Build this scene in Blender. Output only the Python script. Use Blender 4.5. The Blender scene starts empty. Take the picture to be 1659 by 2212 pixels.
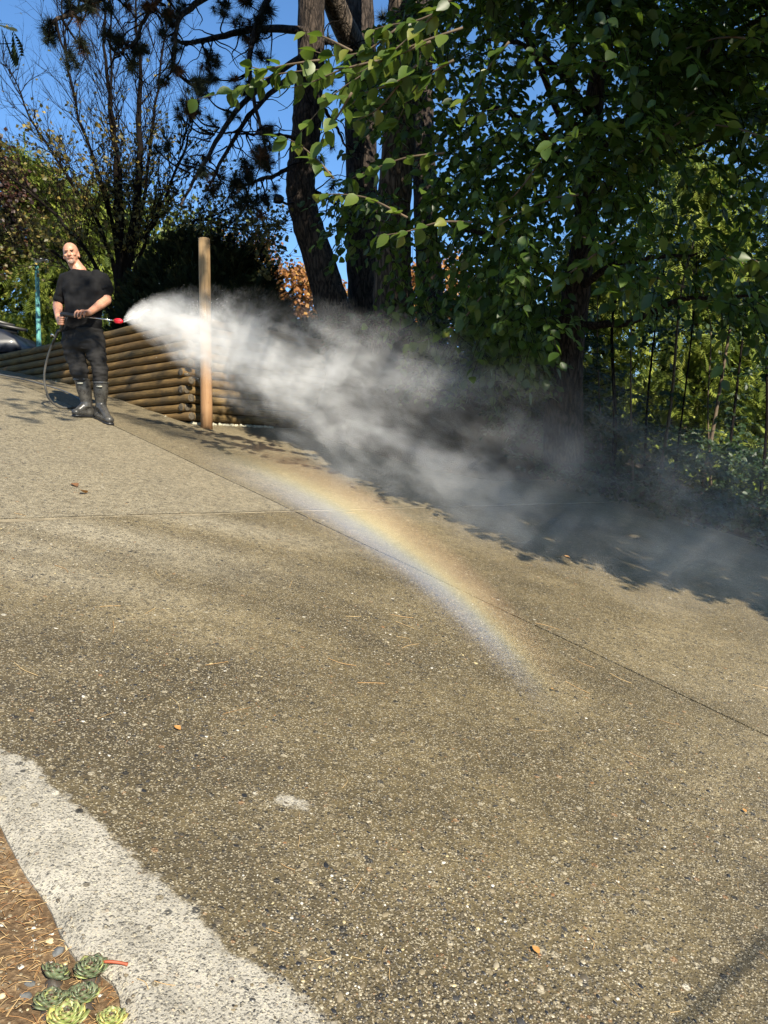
import bpy, math, random
import numpy as np
from mathutils import Vector, Matrix, noise as mnoise

rng = np.random.default_rng(7)
random.seed(7)
scene = bpy.context.scene

# ------------------------------------------------------------------ camera
PITCH = math.radians(3.0)
CAM = np.array([0.0, 0.0, 1.5])
cam_d = bpy.data.cameras.new("camera")
cam_d.sensor_fit = 'HORIZONTAL'; cam_d.sensor_width = 36.0; cam_d.lens = 36.0
cam_d.clip_start = 0.05; cam_d.clip_end = 2000
cam = bpy.data.objects.new("camera", cam_d)
cam.location = CAM; cam.rotation_euler = (math.pi/2 - PITCH, 0, 0)
scene.collection.objects.link(cam); scene.camera = cam

# ------------------------------------------------------------------ world, sun, exposure
SUN_AZ, SUN_EL = math.radians(-28.0), math.radians(37.5)      # direction the light travels towards
LIGHT = np.array([math.sin(SUN_AZ)*math.cos(SUN_EL), math.cos(SUN_AZ)*math.cos(SUN_EL), -math.sin(SUN_EL)])
S = -LIGHT                                                    # towards the sun
world = bpy.data.worlds.new("World"); scene.world = world; world.use_nodes = True
wn = world.node_tree.nodes; wl = world.node_tree.links
sky = wn.new('ShaderNodeTexSky'); sky.sky_type = 'NISHITA'; sky.sun_disc = False
sky.sun_elevation = SUN_EL; sky.sun_rotation = math.atan2(S[0], S[1])
sky.altitude = 50; sky.air_density = 1.0; sky.dust_density = 0.0; sky.ozone_density = 4.5
wn['Background'].inputs['Strength'].default_value = 0.105
hs = wn.new('ShaderNodeHueSaturation'); hs.inputs['Saturation'].default_value = 1.12; wl.new(sky.outputs[0], hs.inputs['Color']); wl.new(hs.outputs[0], wn['Background'].inputs['Color'])
sun_d = bpy.data.lights.new("sun", 'SUN'); sun_d.energy = 5.0; sun_d.angle = math.radians(0.53)
sun_d.color = (1.0, 0.91, 0.75)
sun = bpy.data.objects.new("sun", sun_d); scene.collection.objects.link(sun)
sun.rotation_euler = Vector(LIGHT).to_track_quat('-Z', 'Y').to_euler()
vs = scene.view_settings
vs.view_transform = 'Standard'; vs.look = 'None'; vs.gamma = 1.0; vs.use_curve_mapping = False
vs.exposure = 1.02
cy = scene.cycles
cy.max_bounces = 8; cy.transparent_max_bounces = 24; cy.volume_bounces = 2
cy.diffuse_bounces = 3; cy.glossy_bounces = 2; cy.transmission_bounces = 4
cy.use_denoising = True; cy.sample_clamp_indirect = 6.0
cy.volume_step_rate = 1.0; cy.volume_max_steps = 256

# ------------------------------------------------------------------ geometry of the site
F = 1659.0
def U(px, py, depth):
    """a point at a given distance ahead (world Y) seen at a position of the 1659 x 2212 frame"""
    d0, d2 = (px - 829.5)/F, -(py - 1106.0)/F
    c, s = math.cos(PITCH), math.sin(PITCH)
    r = np.array([d0, c + d2*s, -s + d2*c])
    return CAM + r*(depth/r[1])
def proj(P):
    P = np.atleast_2d(P) - CAM
    c, s = math.cos(PITCH), math.sin(PITCH)
    f = P[:, 1]*c - P[:, 2]*s; u = P[:, 1]*s + P[:, 2]*c
    f = np.where(np.abs(f) < 1e-6, 1e-6, f)
    return 829.5 + F*P[:, 0]/f, 1106.0 - F*u/f, f
def G(x, y):
    """height of the driveway surface"""
    x = np.clip(x, -9.0, 7.5); y = np.clip(y, -6.0, 13.5)
    s = np.maximum(0, -0.75*x + 0.66*y - 8.0)
    return -0.2*x + 0.176*y - 0.012*s*s
def ground(px, py):
    a = CAM; b = U(px, py, 10.0); d = (b - a)/10.0
    lo, hi = 0.3, 40.0
    for t in np.arange(0.5, 40, 0.05):
        p = a + d*t
        if p[2] < G(p[0], p[1]): hi = t; lo = t - 0.05; break
    for _ in range(30):
        m = (lo + hi)/2; p = a + d*m
        if p[2] < G(p[0], p[1]): hi = m
        else: lo = m
    return a + d*hi
def nrm(v): v = np.asarray(v, float); return v/np.maximum(np.linalg.norm(v, axis=-1, keepdims=True), 1e-9)

# ------------------------------------------------------------------ mesh helpers
WLOC = {}
def link(o, parent=None):
    scene.collection.objects.link(o)
    if parent is not None: o.parent = parent
class MB:
    def __init__(s): s.V = []; s.Fs = []; s.T = []; s.n = 0
    def add(s, V, Fc, tint=0.5):
        V = np.asarray(V, float).reshape(-1, 3)
        s.V.append(V)
        s.T.append(np.broadcast_to(np.asarray(tint, float), (len(V),)) if np.ndim(tint) == 0 else np.asarray(tint, float))
        for f in (Fc if isinstance(Fc, list) else [Fc]):
            f = np.asarray(f, int)
            if len(f): s.Fs.append(f + s.n)
        s.n += len(V); return s
    def tube(s, P, R, sides=6, tint=0.5, cap=True):
        P = np.asarray(P, float); n = len(P); R = np.broadcast_to(np.asarray(R, float), (n,))
        T = np.gradient(P, axis=0) if n > 2 else np.repeat((P[1:] - P[:1]), 2, 0)
        T = nrm(T); up = np.array([0, 0, 1.0]) if abs(T[0][2]) < .9 else np.array([1.0, 0, 0])
        a = nrm(np.cross(T[0], up)); A = []
        for i in range(n):
            a = nrm(a - T[i]*np.dot(a, T[i])); A.append(a)
        A = np.array(A); B = np.cross(T, A)
        th = np.linspace(0, 2*np.pi, sides, endpoint=False)
        V = P[:, None] + R[:, None, None]*(A[:, None]*np.cos(th)[None, :, None] + B[:, None]*np.sin(th)[None, :, None])
        V = V.reshape(-1, 3)
        i = np.arange(n-1)[:, None]*sides; j = np.arange(sides)[None]; k = (j+1) % sides
        Q = np.stack([i+j, i+k, i+sides+k, i+sides+j], -1).reshape(-1, 4)
        Fc = [Q]
        if cap: Fc += [np.arange(sides)[None, ::-1], (np.arange(sides) + (n-1)*sides)[None]]
        return s.add(V, Fc, tint)
    def box(s, c, h, rot=None, tint=0.5):
        V = np.array([[x, y, z] for x in (-1, 1) for y in (-1, 1) for z in (-1, 1)], float)*np.asarray(h, float)
        if rot is not None: V = V @ np.asarray(rot, float).T
        return s.add(V + np.asarray(c, float), np.array([[0,1,3,2],[4,6,7,5],[0,4,5,1],[2,3,7,6],[0,2,6,4],[1,5,7,3]]), tint)
    def loft(s, rings, sides=20, tint=0.5):
        """rings: (centre, rx, ry, axis_x, axis_y)"""
        th = np.linspace(0, 2*np.pi, sides, endpoint=False); V = []
        for c, rx, ry, ax, ay in rings:
            V.append(np.asarray(c)[None] + rx*np.cos(th)[:, None]*np.asarray(ax)[None] + ry*np.sin(th)[:, None]*np.asarray(ay)[None])
        n = len(rings); V = np.concatenate(V)
        i = np.arange(n-1)[:, None]*sides; j = np.arange(sides)[None]; k = (j+1) % sides
        Q = np.stack([i+j, i+k, i+sides+k, i+sides+j], -1).reshape(-1, 4)
        return s.add(V, [Q, np.arange(sides)[None, ::-1], (np.arange(sides) + (n-1)*sides)[None]], tint)
    def ell(s, c, r, rot=None, nu=16, nv=10, tint=0.5):
        th = np.linspace(0, 2*np.pi, nu, endpoint=False); ph = np.linspace(0.02, np.pi-0.02, nv)
        V = np.stack([np.sin(ph)[:, None]*np.cos(th), np.sin(ph)[:, None]*np.sin(th), np.cos(ph)[:, None]*np.ones(nu)], -1).reshape(-1, 3)*np.asarray(r, float)
        if rot is not None: V = V @ np.asarray(rot).T
        i = np.arange(nv-1)[:, None]*nu; j = np.arange(nu)[None]; k = (j+1) % nu
        Q = np.stack([i+j, i+nu+j, i+nu+k, i+k], -1).reshape(-1, 4)
        return s.add(V + np.asarray(c, float), [Q, np.arange(nu)[None], (np.arange(nu) + (nv-1)*nu)[None, ::-1]], tint)
    def capsule(s, p0, p1, r0, r1, sides=12):
        p0 = np.asarray(p0, float); p1 = np.asarray(p1, float); d = nrm(p1 - p0)
        P = []; R = []
        for a in np.linspace(-80, 0, 5): P.append(p0 + d*r0*math.sin(math.radians(a))); R.append(r0*math.cos(math.radians(a)))
        for a in np.linspace(0, 80, 5): P.append(p1 + d*r1*math.sin(math.radians(a))); R.append(r1*math.cos(math.radians(a)))
        return s.tube(P, R, sides)
    def inst(s, tv, tf, pos, d, n, size, tint):
        """copies of a template (x across, y along, z normal)"""
        pos = np.asarray(pos); d = nrm(d); n = nrm(n - d*np.sum(n*d, -1, keepdims=True)); x = np.cross(d, n)
        size = np.asarray(size, float)
        if size.ndim == 1: size = np.repeat(size[:, None], 3, 1)
        V = pos[:, None] + tv[None, :, 0:1]*x[:, None]*size[:, None, 0:1] + tv[None, :, 1:2]*d[:, None]*size[:, None, 1:2] + tv[None, :, 2:3]*n[:, None]*size[:, None, 2:3]
        N, K = len(pos), len(tv)
        Fc = (tf[None] + (np.arange(N)*K)[:, None, None]).reshape(-1, tf.shape[1])
        return s.add(V.reshape(-1, 3), Fc, np.repeat(np.broadcast_to(np.asarray(tint, float), (N,)), K))
    def mesh(s, name, mat, smooth=True, origin=None):
        V = np.concatenate(s.V)
        if origin is None:
            lo, hi = V.min(0), V.max(0); origin = np.array([(lo[0]+hi[0])/2, (lo[1]+hi[1])/2, lo[2]])
        V = V - origin
        m = bpy.data.meshes.new(name)
        m.vertices.add(len(V)); m.vertices.foreach_set('co', V.astype(np.float32).ravel())
        li = np.concatenate([f.ravel() for f in s.Fs]); lt = np.concatenate([np.full(len(f), f.shape[1]) for f in s.Fs])
        m.loops.add(len(li)); m.loops.foreach_set('vertex_index', li.astype(np.int32))
        m.polygons.add(len(lt)); ls = np.concatenate([[0], np.cumsum(lt)[:-1]])
        m.polygons.foreach_set('loop_start', ls.astype(np.int32))
        m.update(calc_edges=True)
        a = m.attributes.new('tint', 'FLOAT', 'POINT'); a.data.foreach_set('value', np.concatenate(s.T).astype(np.float32))
        if smooth: m.polygons.foreach_set('use_smooth', np.ones(len(lt), bool))
        if mat is not None: m.materials.append(mat)
        return m, origin
    def build(s, name, mat, parent=None, smooth=True, origin=None):
        m, o_ = s.mesh(name, mat, smooth, origin)
        o = bpy.data.objects.new(name, m); link(o, parent)
        WLOC[o.name] = o_
        o.location = o_ - (WLOC[parent.name] if parent is not None else 0)
        return o
def empty(name, loc):
    o = bpy.data.objects.new(name, None); link(o); o.location = loc; o.empty_display_size = .1
    WLOC[o.name] = np.array(loc, float); return o
def tag(o, label=None, cat=None, group=None, kind=None):
    if label: o['label'] = label
    if cat: o['category'] = cat
    if group: o['group'] = group
    if kind: o['kind'] = kind
    return o
def copy_obj(src, parent, loc, mat3=None):
    o = src.copy(); scene.collection.objects.link(o); o.parent = parent
    M4 = Matrix.Identity(4)
    if mat3 is not None:
        for i in range(3):
            for j in range(3): M4[i][j] = mat3[i][j]
    for i in range(3): M4[i][3] = loc[i]
    o.matrix_basis = M4
    return o

# ------------------------------------------------------------------ material helpers
class NT:
    def __init__(s, name):
        s.m = bpy.data.materials.new(name); s.m.use_nodes = True
        s.t = s.m.node_tree; s.N = s.t.nodes; s.L = s.t.links
        s.bsdf = s.N['Principled BSDF']; s.out = s.N['Material Output']
    def n(s, typ, ins=None, **kw):
        nd = s.N.new(typ)
        for k, v in kw.items(): setattr(nd, k, v)
        for k, v in (ins or {}).items():
            if hasattr(v, 'is_output') or isinstance(v, bpy.types.NodeSocket): s.L.new(v, nd.inputs[k])
            else: nd.inputs[k].default_value = v
        return nd
    def pos(s): return s.n('ShaderNodeNewGeometry').outputs['Position']
    def obj(s): return s.n('ShaderNodeTexCoord').outputs['Object']
    def attr(s, name): return s.n('ShaderNodeAttribute', attribute_name=name).outputs['Fac']
    def noise(s, vec, scale, detail=3, rough=.55, dist=0):
        return s.n('ShaderNodeTexNoise', {'Vector': vec, 'Scale': scale, 'Detail': detail, 'Roughness': rough, 'Distortion': dist}).outputs['Fac']
    def voro(s, vec, scale, feature='F1', rnd=1.0):
        return s.n('ShaderNodeTexVoronoi', {'Vector': vec, 'Scale': scale, 'Randomness': rnd}, feature=feature)
    def ramp(s, fac, stops, interp='LINEAR'):
        r = s.n('ShaderNodeValToRGB', {'Fac': fac}); cr = r.color_ramp; cr.interpolation = interp
        while len(cr.elements) < len(stops): cr.elements.new(0.5)
        for e, (p, c) in zip(cr.elements, stops):
            e.position = p; e.color = (c, c, c, 1) if not hasattr(c, '__len__') else (*c, 1)
        return r.outputs['Color']
    def mix(s, f, a, b, blend='MIX'):
        nd = s.N.new('ShaderNodeMix'); nd.data_type = 'RGBA'; nd.blend_type = blend
        for i, v in ((0, f), (6, a), (7, b)):
            if isinstance(v, bpy.types.NodeSocket): s.L.new(v, nd.inputs[i])
            elif i == 0: nd.inputs[0].default_value = v
            else: nd.inputs[i].default_value = (*v, 1)
        return nd.outputs[2]
    def math(s, op, a, b=0.0, c=None, clamp=False):
        nd = s.N.new('ShaderNodeMath'); nd.operation = op; nd.use_clamp = clamp
        for i, v in enumerate((a, b, c)):
            if v is None: continue
            if isinstance(v, bpy.types.NodeSocket): s.L.new(v, nd.inputs[i])
            else: nd.inputs[i].default_value = v
        return nd.outputs[0]
    def maprange(s, v, a, b, c=0.0, d=1.0, smooth=True):
        nd = s.n('ShaderNodeMapRange', {'Value': v, 'From Min': a, 'From Max': b, 'To Min': c, 'To Max': d})
        if smooth: nd.interpolation_type = 'SMOOTHSTEP'
        return nd.outputs['Result']
    def vmul(s, v, xyz): return s.n('ShaderNodeVectorMath', {0: v, 1: xyz}, operation='MULTIPLY').outputs[0]
    def bump(s, h, strength=.4, dist=.01):
        b = s.n('ShaderNodeBump', {'Height': h, 'Strength': strength, 'Distance': dist}); s.set('Normal', b.outputs[0]); return b
    def set(s, k, v):
        if isinstance(v, bpy.types.NodeSocket): s.L.new(v, s.bsdf.inputs[k])
        else: s.bsdf.inputs[k].default_value = ((*v, 1) if k.endswith('Color') else v) if hasattr(v, '__len__') else v
        return s

def simple(name, col, rough=.6, metal=0.0, var=.25, scale=8, bump=0.0, bscale=40, coat=0.0, spec=.5):
    t = NT(name); o = t.obj()
    n = t.noise(o, scale, 4)
    a = tuple(c*(1-var) for c in col); b = tuple(min(1, c*(1+var)) for c in col)
    t.set('Base Color', t.ramp(n, [(.3, a), (.7, b)])); t.set('Roughness', rough); t.set('Metallic', metal)
    t.set('Specular IOR Level', spec)
    if coat: t.set('Coat Weight', coat)
    if bump: t.bump(t.noise(o, bscale, 3), bump, .01)
    return t.m

def leaf_mat(name, stops, rough=.42, trans=.3, tcol=None, spec=.45):
    t = NT(name)
    ti = t.attr('tint')
    col = t.ramp(ti, stops)
    n = t.noise(t.pos(), 25, 2)
    col = t.mix(t.math('MULTIPLY', n, .25), col, (.02, .03, .01))
    t.set('Base Color', col); t.set('Roughness', rough); t.set('Specular IOR Level', spec)
    tr = t.n('ShaderNodeBsdfTranslucent')
    t.L.new(t.mix(.5, col, tcol or stops[-1][1]), tr.inputs['Color'])
    mx = t.n('ShaderNodeMixShader', {0: trans, 1: t.bsdf.outputs[0], 2: tr.outputs[0]})
    t.L.new(mx.outputs[0], t.out.inputs['Surface'])
    return t.m

def bark_mat(name, c0, c1, scale=7, stretch=.25, bump=.9):
    t = NT(name); p = t.pos()
    v0 = t.vmul(p, (1, 1, stretch)); wn_ = t.n('ShaderNodeTexNoise', {'Vector': v0, 'Scale': scale*1.5, 'Detail': 4.0}).outputs['Color']
    v = t.n('ShaderNodeVectorMath', {0: t.vmul(wn_, (.16, .16, .16)), 1: v0}, operation='ADD').outputs[0]
    vo = t.voro(v, scale*2.2, 'DISTANCE_TO_EDGE')
    n = t.noise(v, scale*3, 5, .6)
    h = t.math('ADD', t.math('MULTIPLY', t.maprange(vo.outputs['Distance'], 0, .30), .5), t.math('MULTIPLY', n, 1.1))
    t.set('Base Color', t.ramp(h, [(.45, c0), (1.0, c1)])); t.set('Roughness', .9); t.set('Specular IOR Level', .2)
    t.bump(h, bump, .03)
    return t.m

# ------------------------------------------------------------------ materials
def concrete():
    t = NT('exposed_aggregate_concrete'); p = t.pos()
    dry_a = t.attr('dry')
    nz = t.noise(p, 7, 5, .65); nb = t.noise(p, 40, 3, .6)
    dry = t.math('ADD', dry_a, t.math('ADD', t.math('MULTIPLY', t.math('SUBTRACT', nz, .5), 1.0), t.math('MULTIPLY', t.math('SUBTRACT', nb, .5), .6)))
    dry = t.maprange(dry, .38, .66)
    # large, soft tone changes of damp concrete
    big = t.noise(p, .75, 4, .6, .6); mid = t.noise(p, 3.2, 4, .6, .3)
    damp = t.math('ADD', t.math('MULTIPLY', big, .7), t.math('MULTIPLY', mid, .3))
    wet_c = t.ramp(damp, [(.34, (.066, .050, .024)), (.50, (.160, .123, .060)), (.66, (.27, .215, .118))])
    wet_c = t.mix(t.math('MULTIPLY', t.attr('soak'), t.maprange(mid, .25, .7, .55, 1.1)), wet_c, (.042, .032, .017))
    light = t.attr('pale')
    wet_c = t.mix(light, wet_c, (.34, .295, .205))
    mot = t.noise(p, 22, 3, .7); wet_c = t.mix(t.maprange(mot, .38, .62, .42, 0), wet_c, (.03, .024, .014))
    dry_c = t.ramp(t.noise(p, 9, 4), [(.3, (.235, .215, .172)), (.7, (.385, .355, .29))])
    base = t.mix(dry, wet_c, dry_c)
    # pebbles set in the surface
    def layer(scale, thr, seed):
        pv = t.n('ShaderNodeVectorMath', {0: p, 1: (seed, seed*.7, 0)}, operation='ADD').outputs[0]
        v = t.voro(pv, scale)
        sep = t.n('ShaderNodeSeparateColor', {0: v.outputs['Color']})
        msk = t.math('MULTIPLY', t.maprange(v.outputs['Distance'], .42, .30), t.math('GREATER_THAN', sep.outputs[0], thr))
        pc = t.ramp(sep.outputs[1], [(0, (.018, .018, .018)), (.14, (.048, .045, .04)), (.28, (.095, .078, .052)), (.48, (.155, .125, .075)), (.68, (.22, .18, .112)), (.84, (.32, .275, .19)), (.945, (.24, .14, .065)), (.985, (.48, .44, .35))], 'CONSTANT')
        return v, msk, pc, sep
    v1, m1, c1, s1 = layer(105, .25, 0.0)
    v2, m2, c2, s2 = layer(58, .62, 3.7)
    v3, m3, c3, s3 = layer(33, .86, 9.1)
    pebw = t.math('MULTIPLY', m1, t.math('SUBTRACT', .80, t.math('MULTIPLY', dry, .42)))
    col = t.mix(pebw, base, t.mix(.25, c1, base))
    pebw2 = t.math('MULTIPLY', m2, t.math('SUBTRACT', .85, t.math('MULTIPLY', dry, .45)))
    col = t.mix(pebw2, col, t.mix(.15, c2, base))
    col = t.mix(t.math('MULTIPLY', m3, .85), col, c3)
    grit = t.voro(p, 260)
    sg = t.n('ShaderNodeSeparateColor', {0: grit.outputs['Color']})
    col = t.mix(t.math('MULTIPLY', t.math('GREATER_THAN', sg.outputs[0], .90), .55), col, (.50, .44, .31))
    col = t.mix(t.math('MULTIPLY', t.math('LESS_THAN', sg.outputs[0], .16), .55), col, (.03, .026, .02))
    t.set('Base Color', col)
    t.set('Roughness', t.math('ADD', .50, t.math('MULTIPLY', dry, .38))); t.set('Specular IOR Level', .4)
    h = t.math('ADD', t.math('MULTIPLY', t.maprange(v1.outputs['Distance'], .5, .1), .5),
               t.math('ADD', t.math('MULTIPLY', m2, .5), t.math('ADD', t.math('MULTIPLY', m3, .5), t.math('MULTIPLY', t.maprange(grit.outputs['Distance'], .5, .1), .22))))
    t.bump(h, .85, .006)
    return t.m
M_CONC = concrete()
def pebble_mat():
    t = NT('pebble_stone'); ti = t.attr('tint')
    t.set('Base Color', t.ramp(ti, [(0, (.020, .020, .021)), (.16, (.045, .043, .040)), (.30, (.085, .070, .048)), (.48, (.145, .115, .070)), (.68, (.21, .17, .105)), (.84, (.31, .265, .18)), (.93, (.20, .105, .045)), (.955, (.44, .36, .19)), (.975, (.50, .47, .40))], 'CONSTANT'))
    t.set('Roughness', .34); t.set('Specular IOR Level', .5)
    t.bump(t.noise(t.pos(), 300, 2), .2, .002)
    return t.m
M_PEB = pebble_mat()
def log_mat():
    t = NT('peeled_log_wood'); o = t.obj(); p = t.pos()
    oi = t.n('ShaderNodeObjectInfo').outputs['Random']
    g = t.noise(t.vmul(p, (2, 2, 26)), 3.0, 5, .65, .4)
    st = t.noise(p, 3.5, 4, .6)
    c = t.ramp(g, [(.28, (.050, .032, .013)), (.50, (.135, .088, .033)), (.72, (.25, .168, .066))])
    c = t.mix(t.maprange(st, .42, .66, 0, .9), c, (.062, .050, .030))
    c = t.mix(t.math('MULTIPLY', oi, .40), c, (.20, .105, .032))
    kn = t.voro(p, 4.5); c = t.mix(t.maprange(kn.outputs['Distance'], .10, .04), c, (.045, .022, .01))
    t.set('Base Color', c); t.set('Roughness', .78); t.set('Specular IOR Level', .25)
    t.bump(t.math('ADD', g, t.math('MULTIPLY', t.noise(p, 60, 3), .3)), .5, .01)
    return t.m
M_LOG = log_mat()
def logend_mat():
    t = NT('weathered_log_end'); o = t.obj()
    n = t.noise(t.pos(), 35, 4, .6)
    t.set('Base Color', t.ramp(n, [(.3, (.035, .027, .018)), (.7, (.13, .105, .07))])); t.set('Roughness', .9)
    t.bump(n, .6, .01); return t.m
M_LOGEND = logend_mat()
def post_mat():
    t = NT('post_wood'); p = t.pos()
    g = t.noise(t.vmul(p, (24, 24, 1.2)), 2.0, 5, .6, .3)
    c = t.ramp(g, [(.3, (.17, .105, .050)), (.55, (.31, .205, .10)), (.75, (.41, .29, .155))])
    kn = t.voro(t.vmul(p, (1, 1, .6)), 5); c = t.mix(t.maprange(kn.outputs['Distance'], .10, .05), c, (.08, .04, .02))
    z = t.n('ShaderNodeSeparateXYZ', {0: p}).outputs[2]
    c = t.mix(t.maprange(z, 3.3, 2.4, 0, .55), c, (.30, .14, .06))
    t.set('Base Color', c); t.set('Roughness', .75); t.bump(g, .4, .01); return t.m
M_POST = post_mat()
M_BARK = bark_mat('pine_bark', (.010, .008, .007), (.070, .053, .042), 8)
M_BARK2 = bark_mat('grey_bark', (.020, .016, .012), (.13, .10, .075), 7, .22)
M_TWIG = simple('dark_twig_bark', (.009, .007, .006), .9, var=.4, spec=.08)
M_TWIG2 = simple('brown_twig_bark', (.10, .070, .042), .8, var=.4)
GREEN = [(0, (.013, .030, .006)), (.42, (.034, .068, .011)), (.62, (.100, .160, .025)), (.85, (.15, .20, .035)), (1, (.24, .23, .04))]  # dark stops paint in the crown's shade, bright stops the sunlit sprays
M_LEAF = leaf_mat('broad_green_leaf', GREEN, .42, .42, (.20, .32, .025))
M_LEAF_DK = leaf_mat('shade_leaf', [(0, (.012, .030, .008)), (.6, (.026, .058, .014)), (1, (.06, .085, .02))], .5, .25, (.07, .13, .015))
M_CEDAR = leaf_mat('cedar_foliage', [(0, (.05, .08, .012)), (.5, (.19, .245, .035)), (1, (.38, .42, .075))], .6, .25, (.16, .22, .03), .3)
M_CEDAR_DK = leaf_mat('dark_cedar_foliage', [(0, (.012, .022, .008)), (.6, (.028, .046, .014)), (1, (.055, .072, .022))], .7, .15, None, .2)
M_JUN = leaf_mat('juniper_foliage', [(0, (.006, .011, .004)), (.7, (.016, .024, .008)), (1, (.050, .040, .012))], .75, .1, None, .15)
M_PINE = leaf_mat('pine_needles', [(0, (.008, .014, .009)), (.5, (.018, .028, .016)), (.8, (.028, .032, .018)), (1, (.11, .052, .026))], .6, .1, None, .25)
M_RED = leaf_mat('plum_red_leaf', [(0, (.020, .008, .007)), (.6, (.060, .020, .014)), (1, (.16, .055, .03))], .5, .25)
M_ORANGE = leaf_mat('autumn_orange_leaf', [(0, (.20, .075, .02)), (.6, (.36, .15, .04)), (1, (.50, .30, .07))], .5, .3)
M_OLIVE = leaf_mat('yellowing_olive_leaf', [(0, (.07, .075, .018)), (.55, (.16, .13, .035)), (.85, (.26, .19, .05)), (1, (.48, .36, .08))], .5, .3)
M_YGREEN = leaf_mat('yellow_green_leaf', [(0, (.05, .085, .012)), (.6, (.12, .16, .022)), (1, (.25, .26, .04))], .5, .3)
def soil_mat(name, c0, c1, c2):
    t = NT(name); p = t.pos()
    n = t.noise(p, 6, 6, .7); n2 = t.noise(p, 70, 4, .6)
    c = t.ramp(t.math('ADD', t.math('MULTIPLY', n, .5), t.math('MULTIPLY', n2, .5)), [(.34, c0), (.5, c1), (.66, c2)])
    t.set('Base Color', c); t.set('Roughness', .95); t.set('Specular IOR Level', .15); t.bump(n2, .8, .015); return t.m
M_SOIL = soil_mat('garden_soil', (.045, .028, .016), (.13, .085, .046), (.32, .23, .135))
M_TERR = soil_mat('forest_floor', (.012, .010, .007), (.035, .027, .017), (.07, .052, .03))

# ------------------------------------------------------------------ templates
def leaf_template(w=.33, fold=.10, curl=.10):
    ys = [0, .16, .38, .62, .83, 1.0]; ws = [0, .70, 1.0, .86, .45, 0]
    V = []; 
    for y, q in zip(ys, ws):
        zc = -curl*y*y
        if q == 0: V.append((0, y, zc))
        else: V += [(-w*q, y, zc + fold*q), (0, y, zc), (w*q, y, zc + fold*q)]
    V = np.array(V)
    T = [(0, 2, 1), (0, 3, 2)]
    for r in range(3):
        a = 1 + r*3; b = a + 3
        T += [(a, a+1, b+1), (a, b+1, b), (a+1, a+2, b+2), (a+1, b+2, b+1)]
    T += [(10, 11, 13), (11, 12, 13)]
    return V, np.array(T)
LV, LF = leaf_template()
SLV = np.array([(0, 0, 0), (-.4, .45, .08), (0, .5, 0), (.4, .45, .08), (0, 1, -.05)]); SLF = np.array([(0, 2, 1), (0, 3, 2), (1, 2, 4), (2, 3, 4)])
def frond_template(n=9):
    V = []; T = []
    for i in range(n):
        y = .06 + .9*i/n; L = .42*math.sin(math.pi*(0.18 + .8*(1 - i/n)))+.05
        for sgn in (-1, 1):
            k = len(V); ang = math.radians(52)
            dx, dy = sgn*math.sin(ang), math.cos(ang)
            V += [(0, y, 0), (dx*L*.55 - .035*dy*sgn*-1, y + dy*L*.55 + .05, .02), (dx*L, y + dy*L, -.06*L*3), (dx*L*.5, y + dy*L*.5 - .055, -.02)]
            T += [(k, k+3, k+1), (k+3, k+2, k+1)]
    k = len(V); V += [(-.05, .85, 0), (.05, .85, 0), (0, 1.08, -.05)]; T += [(k, k+1, k+2)]
    return np.array(V, float), np.array(T)
FV, FF = frond_template()
def tuft_template(n=110):
    V = []; T = []
    r = np.random.default_rng(3)
    for i in range(n):
        d = r.normal(size=3); d[1] = d[1]*.8 + .55; d = nrm(d)
        L = r.uniform(.7, 1.05); o = np.array([0, r.uniform(-.35, .15), 0])
        s_ = nrm(np.cross(d, r.normal(size=3)))*.022
        k = len(V); V += [o - s_, o + s_, o + d*L + np.array([0, 0, -.12])]; T.append((k, k+1, k+2))
    return np.array(V), np.array(T)
TV, TF = tuft_template()

def twigs(base, d, length, K, size, nb, jit=.35, droop=.3, mb=None, smb=None, collect=None, tb=None, tpl=None):
    """leafy twigs: leaves alternate along each stem"""
    N = len(base); base = np.asarray(base, float); d = nrm(d)
    P = []; D = []; NR = []; SZ = []; TI = []
    lat = nrm(np.cross(d, np.array([0, 0, 1.0])) + 1e-6)
    tt = rng.uniform(0, 1, N) if tb is None else tb
    for k in range(K):
        t = (k + .7)/K
        pos = base + d*(length*t)[:, None] + np.array([0, 0, -1.0])*(droop*length*t*t)[:, None]
        sg = 1 if k % 2 else -1
        dd = nrm(d*.55 + sg*lat*.75 + np.array([0, 0, -.45]) + rng.normal(0, .28, (N, 3)))
        nn = nrm(np.asarray(nb)[None] + rng.normal(0, jit, (N, 3)))
        P.append(pos); D.append(dd); NR.append(nn)
        SZ.append(size*rng.uniform(.7, 1.2, N)*(1 - .25*abs(t - .5))); TI.append(np.clip(tt*.5 + rng.uniform(0, .4, N)**1.3, 0, 1))  # tints kept low, painting shade into the crown leaves
    P, D, NR = map(np.concatenate, (P, D, NR)); SZ = np.concatenate(SZ); TI = np.concatenate(TI)
    if collect is not None: collect.append((P, D, NR, SZ, TI))
    elif mb is not None: mb.inst(*(tpl or (LV, LF)), P, D, NR, SZ, TI)
    if smb is not None:
        for i in range(N):
            q = np.array([0, .5, 1.0])
            pts = base[i] + d[i]*(length[i]*q)[:, None] + np.array([0, 0, -1.0])*(droop*length[i]*q*q)[:, None]
            smb.tube(pts, [.004, .003, .0015], 3, cap=False)

# ------------------------------------------------------------------ driveway frame (two joints crossing at J)
J = ground(635, 1104); A2 = ground(1659, 1590)
e1 = nrm((A2 - J)[:2]); e2 = np.array([e1[1], -e1[0]])          # e1 down the slope, e2 to the other side
if np.dot(e2, (ground(0, 1140) - J)[:2]) > 0: e2 = -e2          # e2 points to the right, away from the soil bed
def uv(p): q = np.asarray(p)[..., :2] - J[:2]; return q @ e1, q @ e2
def xy(u, v): return J[0] + u*e1[0] + v*e2[0], J[1] + u*e1[1] + v*e2[1]

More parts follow.
